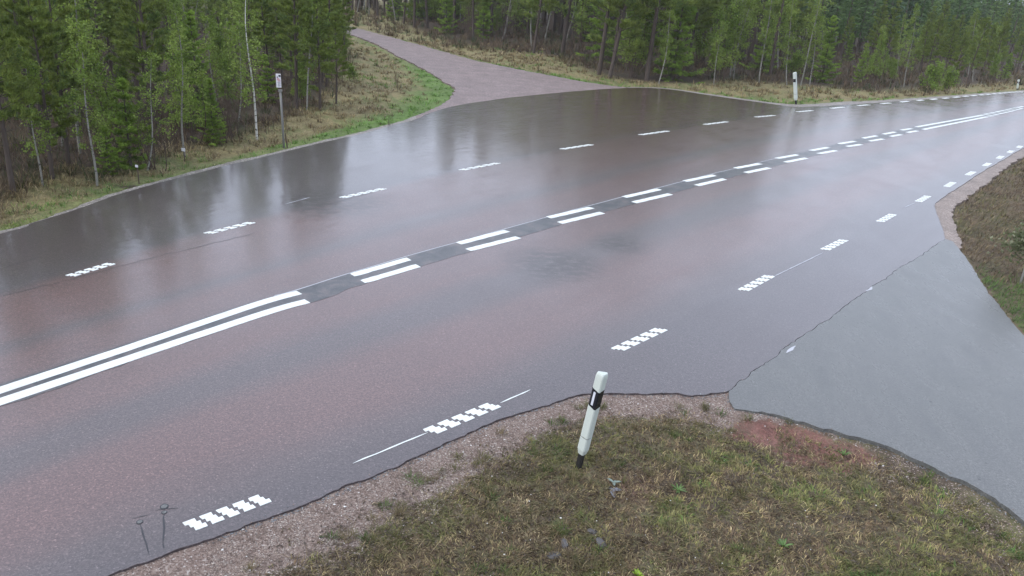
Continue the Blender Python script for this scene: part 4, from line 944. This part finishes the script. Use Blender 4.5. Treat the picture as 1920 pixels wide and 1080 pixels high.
def leaves(C, size, cols):
    n = len(C); u = rvec(n); w = np.cross(u, rvec(n)); w /= np.linalg.norm(w, axis=1, keepdims=True) + 1e-9
    s_ = (size * rng.uniform(0.6, 1.3, n))[:, None]
    V = np.stack([C - u * s_, C + w * s_ * 0.6, C + u * s_, C - w * s_ * 0.6], 1)
    b = np.arange(n)[:, None] * 4
    return V.reshape(-1, 3), np.concatenate([b + [0, 1, 2], b + [0, 2, 3]]), np.repeat(cols, 4, 0)

def trunk_path(H, bend, m=10):
    t = np.linspace(0, 1, m); a = rng.uniform(0, 6.28); b2 = rng.uniform(0, 6.28)
    x = bend * H * (np.sin(t * 2.2) * math.cos(a) * 0.5 + 0.10 * np.sin(t * 7 + b2)); y = bend * H * (np.sin(t * 2.0) * math.sin(a) * 0.5 + 0.10 * np.cos(t * 6 + b2))
    return np.stack([x - x[0], y - y[0], t * H - 0.12], 1)

def at_h(path, z):
    return np.stack([np.interp(z, path[:, 2], path[:, k]) for k in (0, 1)] + [z], -1)

def proto_tree(kind, H, seed):
    global rng
    rng = np.random.default_rng(seed)
    out = {}
    if kind == 'pine':
        tp = trunk_path(H, 0.035); r0 = 0.030 + 0.008 * H
        out['trunk'] = tubes_np([tp], [np.linspace(r0, 0.012, len(tp)) * (1 + rng.normal(0, .03, len(tp)))], 8)
        br, rd, C, D, K = [], [], [], [], []
        z = H * rng.uniform(0.14, 0.22); lay = 0
        while z < H - 0.05:
            f = (z / H); nb = rng.integers(3, 6); a0 = rng.uniform(0, 6.28)
            dead = f < 0.30
            for q in range(nb):
                a = a0 + q * 6.28 / nb + rng.normal(0, 0.25); R = (0.22 + 1.10 * (1 - f) ** 0.7) * rng.uniform(0.7, 1.15) * (0.75 if dead else 1)
                if f > 0.93: R = 0.25 * rng.uniform(0.6, 1)
                el = (0.10 + 0.75 * f) + rng.normal(0, 0.12); t = np.linspace(0, 1, 5)
                p0 = at_h(tp, np.array([z]))[0]
                dirv = arr([math.cos(a) * math.cos(el), math.sin(a) * math.cos(el), math.sin(el)])
                p = p0 + dirv * (t * R)[:, None]; p[:, 2] += (t ** 2) * 0.12 * R * (1 if not dead else -1)
                br.append(p); rd.append(np.linspace(0.006 + 0.009 * R, 0.003, 5))
                if dead and rng.uniform() < 0.7: continue
                nt2 = int(12 + 20 * R)
                for w in range(nt2):
                    u = rng.uniform(0.30, 1.0) ** 0.7; base = p0 + dirv * (u * R); base = base + rvec(1)[0] * 0.12 * R * arr([1, 1, 0.45])
                    C.append(base); D.append(dirv * 0.7 + arr([0, 0, 0.5])); K.append(rng.uniform(0.6, 1.25))
            z += rng.uniform(0.26, 0.40)
        C.append(tp[-1]); D.append(arr([0, 0, 1.5])); K.append(1)
        C, D, K = arr(C), arr(D), arr(K); per = 15
        Cn = np.repeat(C, per, 0) + rng.normal(0, 0.025, (len(C) * per, 3)); Dn = np.repeat(D, per, 0)
        base = pal(np.repeat(C[:, :2] + C[:, 2:] * 1.3, per, 0), [(0.082, 0.115, 0.026), (0.130, 0.172, 0.034), (0.180, 0.215, 0.044), (0.092, 0.145, 0.044)], 0.7, seed)
        out['crown'] = needles(Cn, Dn, 0.13, 0.024, base * 1.45 * np.repeat(K, per)[:, None], 0.8)
        out['limbs'] = tubes_np(br, rd, 3)
    elif kind == 'spruce':
        tp = trunk_path(H, 0.010); r0 = 0.025 + 0.010 * H
        out['trunk'] = tubes_np([tp], [np.linspace(r0, 0.008, len(tp))], 8)
        br, rd, C, D, K = [], [], [], [], []; z = 0.12
        while z < H:
            f = z / H; nb = rng.integers(4, 7); lop = rng.uniform(0, 6.28); a0 = rng.uniform(0, 6.28)
            for q in range(nb):
                a = a0 + q * 6.28 / nb + rng.normal(0, 0.2); R = (0.08 + 0.27 * H * (1 - f) ** 0.8) * rng.uniform(0.42, 1.15) * (1 + 0.25 * math.cos(a - lop))
                el = -0.10 + 0.75 * f ** 2 + rng.normal(0, 0.14); t = np.linspace(0, 1, 5); p0 = at_h(tp, np.array([z]))[0]
                dirv = arr([math.cos(a) * math.cos(el), math.sin(a) * math.cos(el), math.sin(el)])
                p = p0 + dirv * (t * R)[:, None]; p[:, 2] += (t ** 2) * 0.10 * R - 0.10 * R * np.sin(t * 3)
                br.append(p); rd.append(np.linspace(0.005 + 0.006 * R, 0.002, 5))
                side = np.cross(dirv, arr([0, 0, 1.0]))
                nt2 = int(10 + 34 * R)
                u = rng.uniform(0.12, 1.0, nt2); sgn = rng.uniform(-1, 1, nt2)
                wv = 0.34 * R * (1 - u * 0.75) * sgn
                for uu, ww in zip(u, wv):
                    b_ = p0 + dirv * uu * R; b_[2] += uu * uu * 0.10 * R - 0.10 * R * math.sin(uu * 3) - abs(ww) * 0.25
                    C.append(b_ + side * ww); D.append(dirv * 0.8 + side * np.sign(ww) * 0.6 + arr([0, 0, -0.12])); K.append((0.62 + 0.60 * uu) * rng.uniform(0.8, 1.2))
            z += rng.uniform(0.15, 0.30)
        C.append(tp[-1]); D.append(arr([0, 0, 1.5])); K.append(1)
        C, D, K = arr(C), arr(D), arr(K); per = 7
        Cn = np.repeat(C, per, 0) + rng.normal(0, 0.02, (len(C) * per, 3)); Dn = np.repeat(D, per, 0)
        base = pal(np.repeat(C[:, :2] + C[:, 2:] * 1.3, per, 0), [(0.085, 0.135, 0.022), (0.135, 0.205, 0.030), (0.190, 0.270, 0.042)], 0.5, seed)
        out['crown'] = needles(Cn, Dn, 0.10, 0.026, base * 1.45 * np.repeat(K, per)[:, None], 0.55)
        out['limbs'] = tubes_np(br, rd, 3)
    elif kind in ('birch', 'shrub', 'bare'):
        stems = 1 if kind == 'birch' else (rng.integers(4, 7) if kind == 'shrub' else 7)
        tps, trd, br, rd, C = [], [], [], [], []
        for sidx in range(stems):
            Hs = H * (1 if stems == 1 else rng.uniform(0.6, 1.0)); tp = trunk_path(Hs, 0.13 if kind == 'birch' else 0.25, 11)
            r0 = (0.012 + 0.0055 * H) if kind == 'birch' else 0.008 + 0.004 * H
            if kind != 'birch': tp[:, :2] += rng.normal(0, 0.12, 2)
            tps.append(tp); trd.append(np.linspace(r0, 0.006 if kind == 'birch' else 0.004, 11))
            z = Hs * (0.22 if kind == 'birch' else 0.2)
            while z < Hs * 0.98:
                f = z / Hs; a = rng.uniform(0, 6.28); R = (0.25 + 0.16 * H * (1 - f) ** 0.6 * min(1, f * 2.5)) * rng.uniform(0.6, 1.2) if kind == 'birch' else (0.2 + 0.35 * (1 - f)) * rng.uniform(0.6, 1.2)
                el = 0.75 + rng.normal(0, 0.18); t = np.linspace(0, 1, 6); p0 = at_h(tp, np.array([z]))[0]
                dirv = arr([math.cos(a) * math.cos(el), math.sin(a) * math.cos(el), math.sin(el)]); p = p0 + dirv * (t * R)[:, None]; p[:, 2] -= (t ** 2) * 0.30 * R
                p += rng.normal(0, 0.012, p.shape) * t[:, None]
                br.append(p); rd.append(np.linspace(0.003 + 0.005 * R, 0.0018, 6))
                for w in range(3):
                    u = rng.uniform(0.3, 0.9); q0 = p0 + dirv * u * R - arr([0, 0, u * u * 0.3 * R]); dv = dirv * 0.6 + rvec(1)[0] * 0.7; dv /= np.linalg.norm(dv)
                    tq = np.linspace(0, 1, 6)[:, None]; pq = q0 + dv * tq * R * 0.45 - arr([0, 0, 1]) * tq ** 2 * 0.10 * R
                    br.append(pq); rd.append(np.linspace(0.0035, 0.0015, 6))
                    if kind != 'bare':
                        nl = 16 if kind == 'birch' else 11
                        C += list(pq[rng.integers(1, 6, nl)] + rng.normal(0, 0.06, (nl, 3)))
                if kind != 'bare': C += list(p[rng.integers(2, 6, 7)] + rng.normal(0, 0.06, (7, 3)))
                z += rng.uniform(0.07, 0.13) if kind == 'birch' else rng.uniform(0.08, 0.16)
        out['trunk'] = tubes_np(tps, trd, 7 if kind == 'birch' else 5); out['limbs'] = tubes_np(br, rd, 3)
        if C:
            C = arr(C); cols = pal(C[:, :2] + C[:, 2:] * 0.8, [(0.100, 0.150, 0.026), (0.150, 0.215, 0.038), (0.210, 0.270, 0.062)] if kind == 'birch' else [(0.095, 0.150, 0.025), (0.150, 0.220, 0.036), (0.19, 0.235, 0.055)], 0.5, seed)
            out['crown'] = leaves(C, 0.042 if kind == 'birch' else 0.040, cols * rng.uniform(0.9, 1.6, (len(C), 1)))
    return out

BARK = {'pine': 'pine_bark', 'spruce': 'spruce_bark', 'birch': 'birch_bark', 'shrub': 'twig', 'bare': 'twig'}
NAMES = {'pine': ('pine_tree', 'pine tree'), 'spruce': ('spruce_tree', 'spruce tree'), 'birch': ('birch_tree', 'birch tree'), 'shrub': ('leafy_shrub', 'shrub'), 'bare': ('bare_shrub', 'shrub')}
PROTO = {}
spec = [('pine', 5.6, 1), ('pine', 6.8, 2), ('pine', 6.2, 3), ('pine', 7.4, 4), ('spruce', 2.6, 5), ('spruce', 5.2, 6), ('spruce', 3.6, 7), ('birch', 5.4, 8), ('birch', 6.6, 9), ('birch', 4.4, 10), ('shrub', 1.6, 11), ('shrub', 3.0, 14), ('shrub', 4.2, 15), ('bare', 1.7, 12), ('bare', 2.3, 13)]
_keep = rng
for kd, H_, sd in spec:
    d_ = proto_tree(kd, H_, 500 + sd); ms = {}
    for nm, g_ in d_.items():
        if nm == 'crown':
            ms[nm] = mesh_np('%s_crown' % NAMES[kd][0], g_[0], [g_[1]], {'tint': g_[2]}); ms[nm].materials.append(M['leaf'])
        else:
            ms[nm] = mesh_np('%s_%s' % (NAMES[kd][0], nm), g_[0], [g_[1]], None, nm == 'trunk'); ms[nm].materials.append(M[BARK[kd]] if nm == 'trunk' or kd != 'birch' else M['twig'])
    PROTO.setdefault(kd, []).append((H_, ms)); print(kd, H_, sum(len(m_.polygons) for m_ in ms.values()))
rng = _keep

def plant(kind, x, y, scale, label, group, variant=None, rz=None, lean=(0, 0), z=None, bark=None):
    vs = PROTO[kind]; v = vs[variant % len(vs)] if variant is not None else random.choice(vs)
    o = empty(NAMES[kind][0], (x, y, float(ground_z([(x, y)])[0]) if z is None else z)); o.rotation_euler = (lean[1], lean[0], rz if rz is not None else random.uniform(0, 6.28)); o.scale = (scale,) * 3
    tag(o, label, NAMES[kind][1], group)
    for nm, me in v[1].items():
        q = link_mesh({'trunk': 'trunk', 'limbs': 'branches', 'crown': 'crown'}[nm], me, None, o)
        if nm != 'trunk' or kind in ('bare', 'shrub'): q['kind'] = 'stuff'
    return o

# trees one can single out along the left forest edge
for kind, x, y, sc, var, lean, lab in STANDOUT:
    o = plant(kind, x, y, sc * (0.72 if y < 40 and kind != 'bare' else 1.0), lab, None, var, None, lean)
    if lab.startswith('crooked white birch'):
        q = [c_ for c_ in o.children if c_.name.startswith('trunk')][0]; q.data = q.data.copy(); q.data.materials.clear(); q.data.materials.append(M['white_bark'])
        o.scale = (0.78, 0.78, 0.72)

placed = [(a[1], a[2]) for a in STANDOUT]
LAND = [(math.atan2(a[1], a[2]), math.hypot(a[1], a[2]), a[6]) for a in STANDOUT]
def landmark(x, y, left):
    az_, r = math.atan2(x, y), math.hypot(x, y)
    c = [(abs(az_ - q[0]), q) for q in LAND if q[1] < r - 0.3 and (q[1] < 36) == left]
    if not c: return None
    c.sort(key=lambda t: t[0]); return c[0][1][2] if c[0][0] < 0.06 else None
SHORT = {'pine': 'pine', 'spruce': 'spruce', 'birch': 'birch', 'bare': 'leafless bush', 'shrub': 'leafy bush'}
def fill(line, depth, count, spacing, kinds, labels, group, region, smin, smax, edge_skip=0.3):
    k = 0; n = 7000
    X = np.stack([rng.uniform(region[0], region[1], n), rng.uniform(region[2], region[3], n)], 1)
    fl, fs, _ = dist_line(X, line); az_ = np.degrees(np.arctan2(X[:, 0], X[:, 1]))
    ok = (fs > 0) & (fl > edge_skip) & (fl < depth) & (az_ > -42) & (az_ < 37.5) & (sdist(X, TRACK_S) > 1.2) & (sdist(X, ROAD_S) > 1.2)
    X = X[ok]; fl = fl[ok]; Z = ground_z(X)
    for (x, y), f_, z in zip(X.tolist(), fl, Z):
        if k >= count: break
        sp = spacing * (0.75 + 0.5 * min(1, f_ / depth))
        if any((x - a) ** 2 + (y - b) ** 2 < sp * sp for a, b in placed): continue
        placed.append((x, y)); kd = random.choices([q[0] for q in kinds], [q[1] for q in kinds])[0]
        ln = (random.gauss(0, 0.03), random.gauss(0, 0.03)) if kd != 'birch' else (random.gauss(0, 0.09), random.gauss(0, 0.06))
        lm = landmark(x, y, line is not FR); lab = labels[kd]
        if lm:
            lab = '%s behind the %s' % (SHORT[kd], lm) if len(lm.split()) + len(SHORT[kd].split()) < 15 else lab
        plant(kd, x, y, random.uniform(smin, smax) * (1 - 0.58 * min(1, max(0, (x - 14) / 10)) if x > 14 else 1), lab, group[kd], None, None, ln, z=float(z)); k += 1
    print('trees', k)

FR = [(-18, 84), (-9, 66), (-3, 58)] + FOREST_RIGHT + [(50, 75), (70, 93), (110, 130)]
LF = {'pine': 'young pine with a thin dark trunk in the thick of the left forest', 'spruce': 'young bright green spruce in the thick of the left forest', 'birch': 'slender pale birch in the thick of the left forest', 'bare': 'leafless brown bush among the trunks of the left forest', 'shrub': 'small leafy bush among the trunks of the left forest'}
LG = {'pine': 'pines of the left forest', 'spruce': 'spruces of the left forest', 'birch': 'birches of the left forest', 'bare': 'bare bushes of the left forest', 'shrub': 'leafy bushes of the left forest'}
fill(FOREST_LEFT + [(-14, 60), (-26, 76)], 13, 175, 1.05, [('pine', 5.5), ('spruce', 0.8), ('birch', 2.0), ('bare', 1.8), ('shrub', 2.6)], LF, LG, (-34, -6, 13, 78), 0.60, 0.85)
RF = {'pine': 'dark green pine in the far forest beyond the junction', 'spruce': 'green spruce in the far forest beyond the junction', 'birch': 'pale stemmed birch in the far forest beyond the junction', 'bare': 'leafless brown bush at the foot of the far forest', 'shrub': 'low leafy bush at the foot of the far forest'}
RG = {'pine': 'pines of the far forest', 'spruce': 'spruces of the far forest', 'birch': 'birches of the far forest', 'bare': 'bare bushes of the far forest', 'shrub': 'leafy bushes of the far forest'}
fill(FR, 15, 250, 1.35, [('pine', 3.6), ('spruce', 1.6), ('birch', 2.0), ('bare', 1.2), ('shrub', 2.6)], RF, RG, (-22, 86, 44, 112), 1.3, 1.95)

# the mass of the wood behind the trees one can tell apart
def deep_wood(name, label, line, d0, d1, count, region, smin, smax):
    n = 60000; X = np.stack([rng.uniform(region[0], region[1], n), rng.uniform(region[2], region[3], n)], 1)
    fl, fs, _ = dist_line(X, line); X = X[(fs > 0) & (fl > d0) & (fl < d1) & (sdist(X, TRACK_S) > 2.0)][:count]; n = len(X)
    Z = -0.1 + np.zeros(n); per = 260; H = rng.uniform(smin, smax, n) * (1 - 0.55 * sstep(X[:, 0], 12, 28)); conif = rng.uniform(0, 1, n) < 0.65
    i = np.repeat(np.arange(n), per); u = rng.uniform(0, 1, len(i)) ** 0.8; Hh = H[i]
    zz = Hh * (0.22 + 0.78 * u); R = np.where(conif[i], 0.24, 0.20) * Hh * np.where(conif[i], (1 - u) ** 0.8 + 0.04, np.sin(np.clip(u * 3.0, 0.3, 3.1)) * 0.9)
    a = rng.uniform(0, 6.28, len(i)); r = R * rng.uniform(0.2, 1.1, len(i)); r = r * (0.75 + 0.35 * np.sin(zz * 9 + a * 2))
    C = np.stack([X[i, 0] + np.cos(a) * r, X[i, 1] + np.sin(a) * r, zz], 1); D = np.stack([np.cos(a), np.sin(a), 0.2 + 0 * a], 1)
    base = pal(X, [(0.055, 0.105, 0.036), (0.088, 0.155, 0.044), (0.125, 0.190, 0.055), (0.072, 0.125, 0.065)], 6, 401)[i] * rng.uniform(0.6, 1.3, (len(i), 1))
    g = needles(C, D, 0.55, 0.20, base, 0.7)
    t = tubes_np(np.stack([np.column_stack([X, Z]), np.column_stack([X, H * 0.95])], 1), np.stack([0.02 * H, 0.004 * H], 1), 4)
    stuff_mesh(name, [g], M['leaf'], label, 'wood')
    o = link_mesh(name + '_trunks', mesh_np(name, t[0], [t[1]]), M['pine_bark']); tag(o, 'bare lower trunks of ' + label, 'wood', None, 'stuff')
deep_wood('distant_forest', 'the depth of the left wood behind its first rows of trees', FOREST_LEFT + [(-14, 60), (-26, 76)], 13, 34, 330, (-75, -6, 8, 110), 4.5, 6.5)
deep_wood('distant_forest', 'the depth of the wood beyond the far trees', FR, 15, 42, 620, (-45, 130, 40, 175), 12.0, 17.0)

# ------------------------------------------------------------------ roadside things
def at_zero(x, y): return float(ground_z([(x, y)])[0])

def marker_post(x, y, H, tilt, rz, w, label, half=False):
    t = empty('marker_post', (x, y, at_zero(x, y)), 0); tag(t, label, 'marker post')
    t.rotation_mode = 'XYZ'; t.rotation_euler = (tilt[1], tilt[0], rz)
    k = w
    def sec(s=1.0):   # wedge section: ridge to the viewer side, flat back with rounded corners
        return [(-0.50 * k * s, 0.10 * k * s), (-0.47 * k * s, -0.05 * k * s), (-0.06 * k * s, -0.46 * k * s), (0.06 * k * s, -0.46 * k * s), (0.47 * k * s, -0.05 * k * s), (0.50 * k * s, 0.10 * k * s), (0.44 * k * s, 0.22 * k * s), (-0.44 * k * s, 0.22 * k * s)]
    f0, f1, f2 = H * 0.16, H * 0.67, H * 0.845
    def ring(z, s=1.0, dz=None):
        return [(px, py, z + (dz(px, py) if dz else 0)) for px, py in sec(s)]
    def loft(rings, capb=True, capt=True):
        b = MB(); n = len(rings[0]); V = [p for r_ in rings for p in r_]; F = []
        for i in range(len(rings) - 1):
            for j in range(n): F.append((i * n + j, i * n + (j + 1) % n, (i + 1) * n + (j + 1) % n, (i + 1) * n + j))
        if capb: F.append(tuple(range(n - 1, -1, -1)))
        if capt: F.append(tuple((len(rings) - 1) * n + j for j in range(n)))
        return b.add(V, F)
    slope = lambda px, py: 0.35 * py
    loft([ring(f0, 0.72), ring(f0 + 0.5 * k, 1.0), ring(H * 0.335, 1.0)]).build('post_shaft', M['plastic'], t)
    loft([ring(H * 0.340, 0.94), ring(H * 0.349, 0.94)]).build('shaft_joint', M['grey_wood'], t)
    loft([ring(H * 0.347, 1.0), ring(f1, 1.0, slope)]).build('post_shaft', M['plastic'], t)
    if half:   # seen from its side: the black field shows on one flank only
        loft([ring(f1 + 0.001, 1.0, slope), ring(f2, 1.0, slope)]).build('post_shaft', M['plastic'], t)
        b = MB(); b.prism([(-0.53 * k, 0.02 * k), (-0.53 * k, -0.10 * k), (-0.16 * k, -0.50 * k), (-0.06 * k, -0.40 * k)], f1 + 0.05 * H, f2 - 0.03 * H); o = b.build('black_band', M['black'], t)
    else: o = loft([ring(f1 + 0.001, 1.015, slope), ring(f2, 1.015, slope)]).build('black_band', M['black'], t)
    # reflector let into the band's left flank
    a, c = arr(sec(1.03)[1]), arr(sec(1.03)[2]); dv = c - a
    b = MB(); q0, q1 = a + dv * 0.28, a + dv * 0.62; nn = arr([dv[1], -dv[0]]) / np.linalg.norm(dv) * 0.004
    zA, zB = f1 + (f2 - f1) * 0.10, f2 - (f2 - f1) * 0.16
    pl = [(q0[0], q0[1]), (q1[0], q1[1]), (q1[0] - nn[0] * -1, q1[1] - nn[1] * -1), (q0[0] + nn[0], q0[1] + nn[1])]
    V = [(*q0, zA), (*q1, zA), (*q1, zB), (*q0, zB)]; V2 = [(v[0] + nn[0], v[1] + nn[1], v[2]) for v in V]
    b.add(V + V2, [(0, 3, 2, 1), (4, 5, 6, 7), (0, 1, 5, 4), (1, 2, 6, 5), (2, 3, 7, 6), (3, 0, 4, 7)]); b.build('reflector', M['reflector'], o)
    tp = loft([ring(f2 + 0.001, 1.0, slope), ring(H * 0.965, 1.0), ring(H * 0.988, 0.93), ring(H, 0.80)])
    tp.build('post_cap', M['plastic'], t)
    loft([ring(-0.25, 0.58), ring(f0 + 0.02, 0.60)]).build('post_foot', M['rubber'], t)
    return t

marker_post(0.90, 7.30, 1.26, (0.095, 0.06), 0.04, 0.130, 'leaning white marker post with a black band on the near verge')
marker_post(13.60, 40.15, 1.66, (-0.27, 0.0), 0.25, 0.20, 'tall white marker post standing where the junction apron meets the far verge', True)
marker_post(35.4, 58.45, 0.74, (-0.20, 0.0), 0.3, 0.17, 'distant yellowish marker post by the far road edge at the right')

# small sign on a grey post
t = empty('roadside_sign', (-6.83, 21.85, at_zero(-6.83, 21.85)), 0.18); t.rotation_euler = (0.0, -0.025, 0.18); tag(t, 'small white notice sign with red print on a slim grey post', 'sign')
b = MB(); b.tube([(0, 0, -0.2), (0.004, 0, 0.9), (0, 0, 1.62)], 0.032, 8); b.build('post', M['grey_wood'], t, True)
b = MB(); b.tube([(0.10, 0.03, -0.1), (0.06, 0.03, 0.42)], 0.018, 6); b.build('side_stake', M['twig'], t)
b = MB(); b.box(0, 0.0, 1.61, 0.10, 0.07, 0.06); b.build('bracket', M['grey_wood'], t)
b = MB(); b.box(-0.02, -0.058, 1.89, 0.130, 0.02, 0.37); pl = b.build('sign_plate', M['sign_white'], t)
b = MB(); b.box(0.015, -0.071, 2.02, 0.055, 0.006, 0.05); b.box(-0.045, -0.071, 1.985, 0.03, 0.006, 0.03); b.build('emblem', M['sign_black'], pl)
b = MB()
for i, (xx, zz_, ww) in enumerate(((-0.035, 1.945, 0.05), (-0.02, 1.915, 0.08), (0.0, 1.885, 0.06))): b.box(xx, -0.071, zz_, ww, 0.006, 0.014)
b.build('red_print', M['sign_red'], pl)
b = MB()
for i in range(5): b.box(-0.02 + (i % 2) * 0.02, -0.071, 1.85 - i * 0.026, 0.07 - 0.012 * (i % 3), 0.006, 0.008)
b.build('dark_print', M['sign_black'], pl)

# little tags in the forest edge
def tag_stake(x, y, h, w, lab):
    t = empty('tag_stake', (x, y, at_zero(x, y)), random.uniform(-.3, .3)); tag(t, lab, 'tag stake')
    b = MB(); b.tube([(0, 0, -0.1), (0, 0, h)], 0.012, 6); b.build('stake', M['twig'], t)
    b = MB(); b.box(0, -0.02, h, w, 0.012, w * 0.8); b.build('tag_plate', M['sign_white'], t)
tag_stake(-8.72, 17.1, 0.42, 0.07, 'small stake with a white tag beside the low bright spruce')
tag_stake(-8.62, 19.35, 0.40, 0.10, 'small stake with a round pale tag beside the pale grey birch stem')

# stones and plants one can pick out on the near verge
def stone(x, y, sx, sy, sz, lab, rz=0.0, mat='rock'):
    rs = random.Random(int(x * 999)); V, F = [], []; nu, nv_ = 9, 6
    for i in range(nv_ + 1):
        ph = -math.pi / 2 + math.pi * i / nv_
        for j in range(nu):
            a = 2 * math.pi * j / nu; k = 1 + rs.uniform(-0.16, 0.16)
            V.append((math.cos(a) * math.cos(ph) * sx * k, math.sin(a) * math.cos(ph) * sy * k, math.sin(ph) * sz * k))
    for i in range(nv_):
        for j in range(nu): F.append((i * nu + j, i * nu + (j + 1) % nu, (i + 1) * nu + (j + 1) % nu, (i + 1) * nu + j))
    b = MB(); b.add(V, F); o = b.build('stone', M[mat]); o.location = (x, y, at_zero(x, y) + sz * 0.3); o.rotation_euler = (rs.uniform(-.2, .2), rs.uniform(-.2, .2), rz)
    tag(o, lab, 'stone')
stone(0.60, 5.86, 0.085, 0.055, 0.022, 'flat grey stone low in the near verge, the largest of three', 0.3)
stone(0.70, 6.03, 0.035, 0.065, 0.025, 'narrow grey stone just above the largest flat stone', 0.2)
stone(1.06, 6.07, 0.045, 0.075, 0.02, 'pale flat stone to the right of the two grey stones', 0.5)
stone(0.98, 6.22, 0.05, 0.04, 0.02, 'small grey stone above the pale flat stone', 0.1)

def herb(name, x, y, n, L, w, el, cols, lab, cat='plant'):
    t = empty(name, (x, y, at_zero(x, y))); tag(t, lab, cat)
    for i in range(n):
        a = i * 2.4 + random.uniform(-.2, .2); l = L * random.uniform(0.7, 1.1); e = el + random.uniform(-.25, .25)
        b = MB(); V = []
        for k_ in range(5):
            u = k_ / 4; ww = w * math.sin(math.pi * min(0.97, 0.12 + u * 0.85)) * 0.5; ee = e - u * 0.6
            r = l * u * math.cos(e); zz_ = l * (u * math.sin(e) - 0.25 * u * u)
            for s_ in (-1, 0, 1): V.append((math.cos(a) * r - math.sin(a) * ww * s_, math.sin(a) * r + math.cos(a) * ww * s_, zz_ + (0.006 if s_ else 0) + 0.012))
        F = [(k_ * 3 + q, k_ * 3 + q + 1, (k_ + 1) * 3 + q + 1, (k_ + 1) * 3 + q) for k_ in range(4) for q in (0, 1)]
        b.add(V, F); b.build('leaf', M[cols], t)
    return t
M['herb_green'] = plain('fresh_herb_leaf', (0.085, 0.155, 0.035), 0.5, 0.3, 30)
M['herb_yellow'] = plain('yellow_green_leaf', (0.20, 0.30, 0.02), 0.5, 0.3, 30)
M['herb_grey'] = plain('grey_green_leaf', (0.16, 0.20, 0.17), 0.6, 0.2, 30)
M['dead_leaf'] = plain('grey_dead_leaf', (0.17, 0.17, 0.19), 0.7, 0.3, 20)
herb('rosette_plant', 1.97, 7.02, 11, 0.11, 0.018, 0.7, 'herb_green', 'small bright green plant to the right of the marker post foot')
herb('rosette_plant', 1.36, 5.66, 12, 0.085, 0.026, 0.9, 'herb_yellow', 'vivid yellow green plant at the bottom edge of the verge')
herb('rosette_plant', 2.88, 6.22, 12, 0.12, 0.02, 0.8, 'herb_green', 'green leafy plant low in the right part of the near verge')
herb('rosette_plant', 4.15, 8.02, 12, 0.12, 0.016, 1.0, 'herb_green', 'green grassy plant close to the side road edge')
herb('rosette_plant', 1.27, 7.06, 4, 0.09, 0.035, 0.35, 'herb_grey', 'pale grey green leaves above the dead leaf by the marker post')
herb('dead_leaf', 1.24, 6.93, 3, 0.13, 0.06, 0.10, 'dead_leaf', 'curled grey dead leaf just right of the marker post foot', 'leaf')

# right-hand bush on the bank
def sunk(x, y):   # plan point carried down onto sloping ground
    z = 0.0
    for _ in range(5): z = at_zero(x * (1 - z / CAM_H), y * (1 - z / CAM_H))
    return x * (1 - z / CAM_H), y * (1 - z / CAM_H), z
BX, BY, bz = sunk(10.12, 14.85)
t = empty('willow_bush', (BX, BY, bz)); tag(t, 'small willow bush with pale leaves on the bank at the right edge', 'bush')
b = MB(); b.tube([(0.0, -0.2, -0.1), (0.04, -0.12, 0.35), (0.08, 0.0, 0.7), (0.10, 0.1, 0.95)], [0.026, 0.022, 0.016, 0.01], 7); b.build('trunk', M['grey_wood'], t, True)
b = MB()
for i in range(16):
    a = random.uniform(0, 6.28); z0 = random.uniform(0.35, 0.9); L0 = random.uniform(0.25, 0.55)
    b.tube([(0.06, -0.05, z0), (0.06 + math.cos(a) * L0 * .5, math.sin(a) * L0 * .5, z0 + 0.12), (0.06 + math.cos(a) * L0, math.sin(a) * L0, z0 + 0.16)], [0.006, 0.004, 0.002], 4)
b.build('branches', M['twig'], t)
C = rng.normal(0, 1, (900, 3)) * (0.22, 0.22, 0.17) + (0.05, 0.0, 0.82)
lv = leaves(C, 0.042, pal(C[:, :2], [(0.10, 0.13, 0.05), (0.19, 0.21, 0.11), (0.07, 0.09, 0.035), (0.26, 0.27, 0.17)], 0.3, 301))
link_mesh('crown', mesh_np('willow_leaves', lv[0], [lv[1]], {'tint': lv[2]}), M['leaf'], t)
# thin rain haze in the air over the whole junction
hm = bpy.data.materials.new('rain_haze'); hm.use_nodes = True; hn = hm.node_tree; hn.nodes.remove(hn.nodes['Principled BSDF'])
pv = hn.nodes.new('ShaderNodeVolumePrincipled'); pv.inputs['Color'].default_value = (0.96, 0.96, 0.96, 1); pv.inputs['Density'].default_value = 0.0004
hn.links.new(pv.outputs[0], hn.nodes['Material Output'].inputs['Volume'])
b = MB(); b.box(0, 0, 9.0, 1480, 1480, 24.0); hz = b.build('haze', hm); tag(hz, 'thin pale rain haze over the road and forest', kind='stuff')
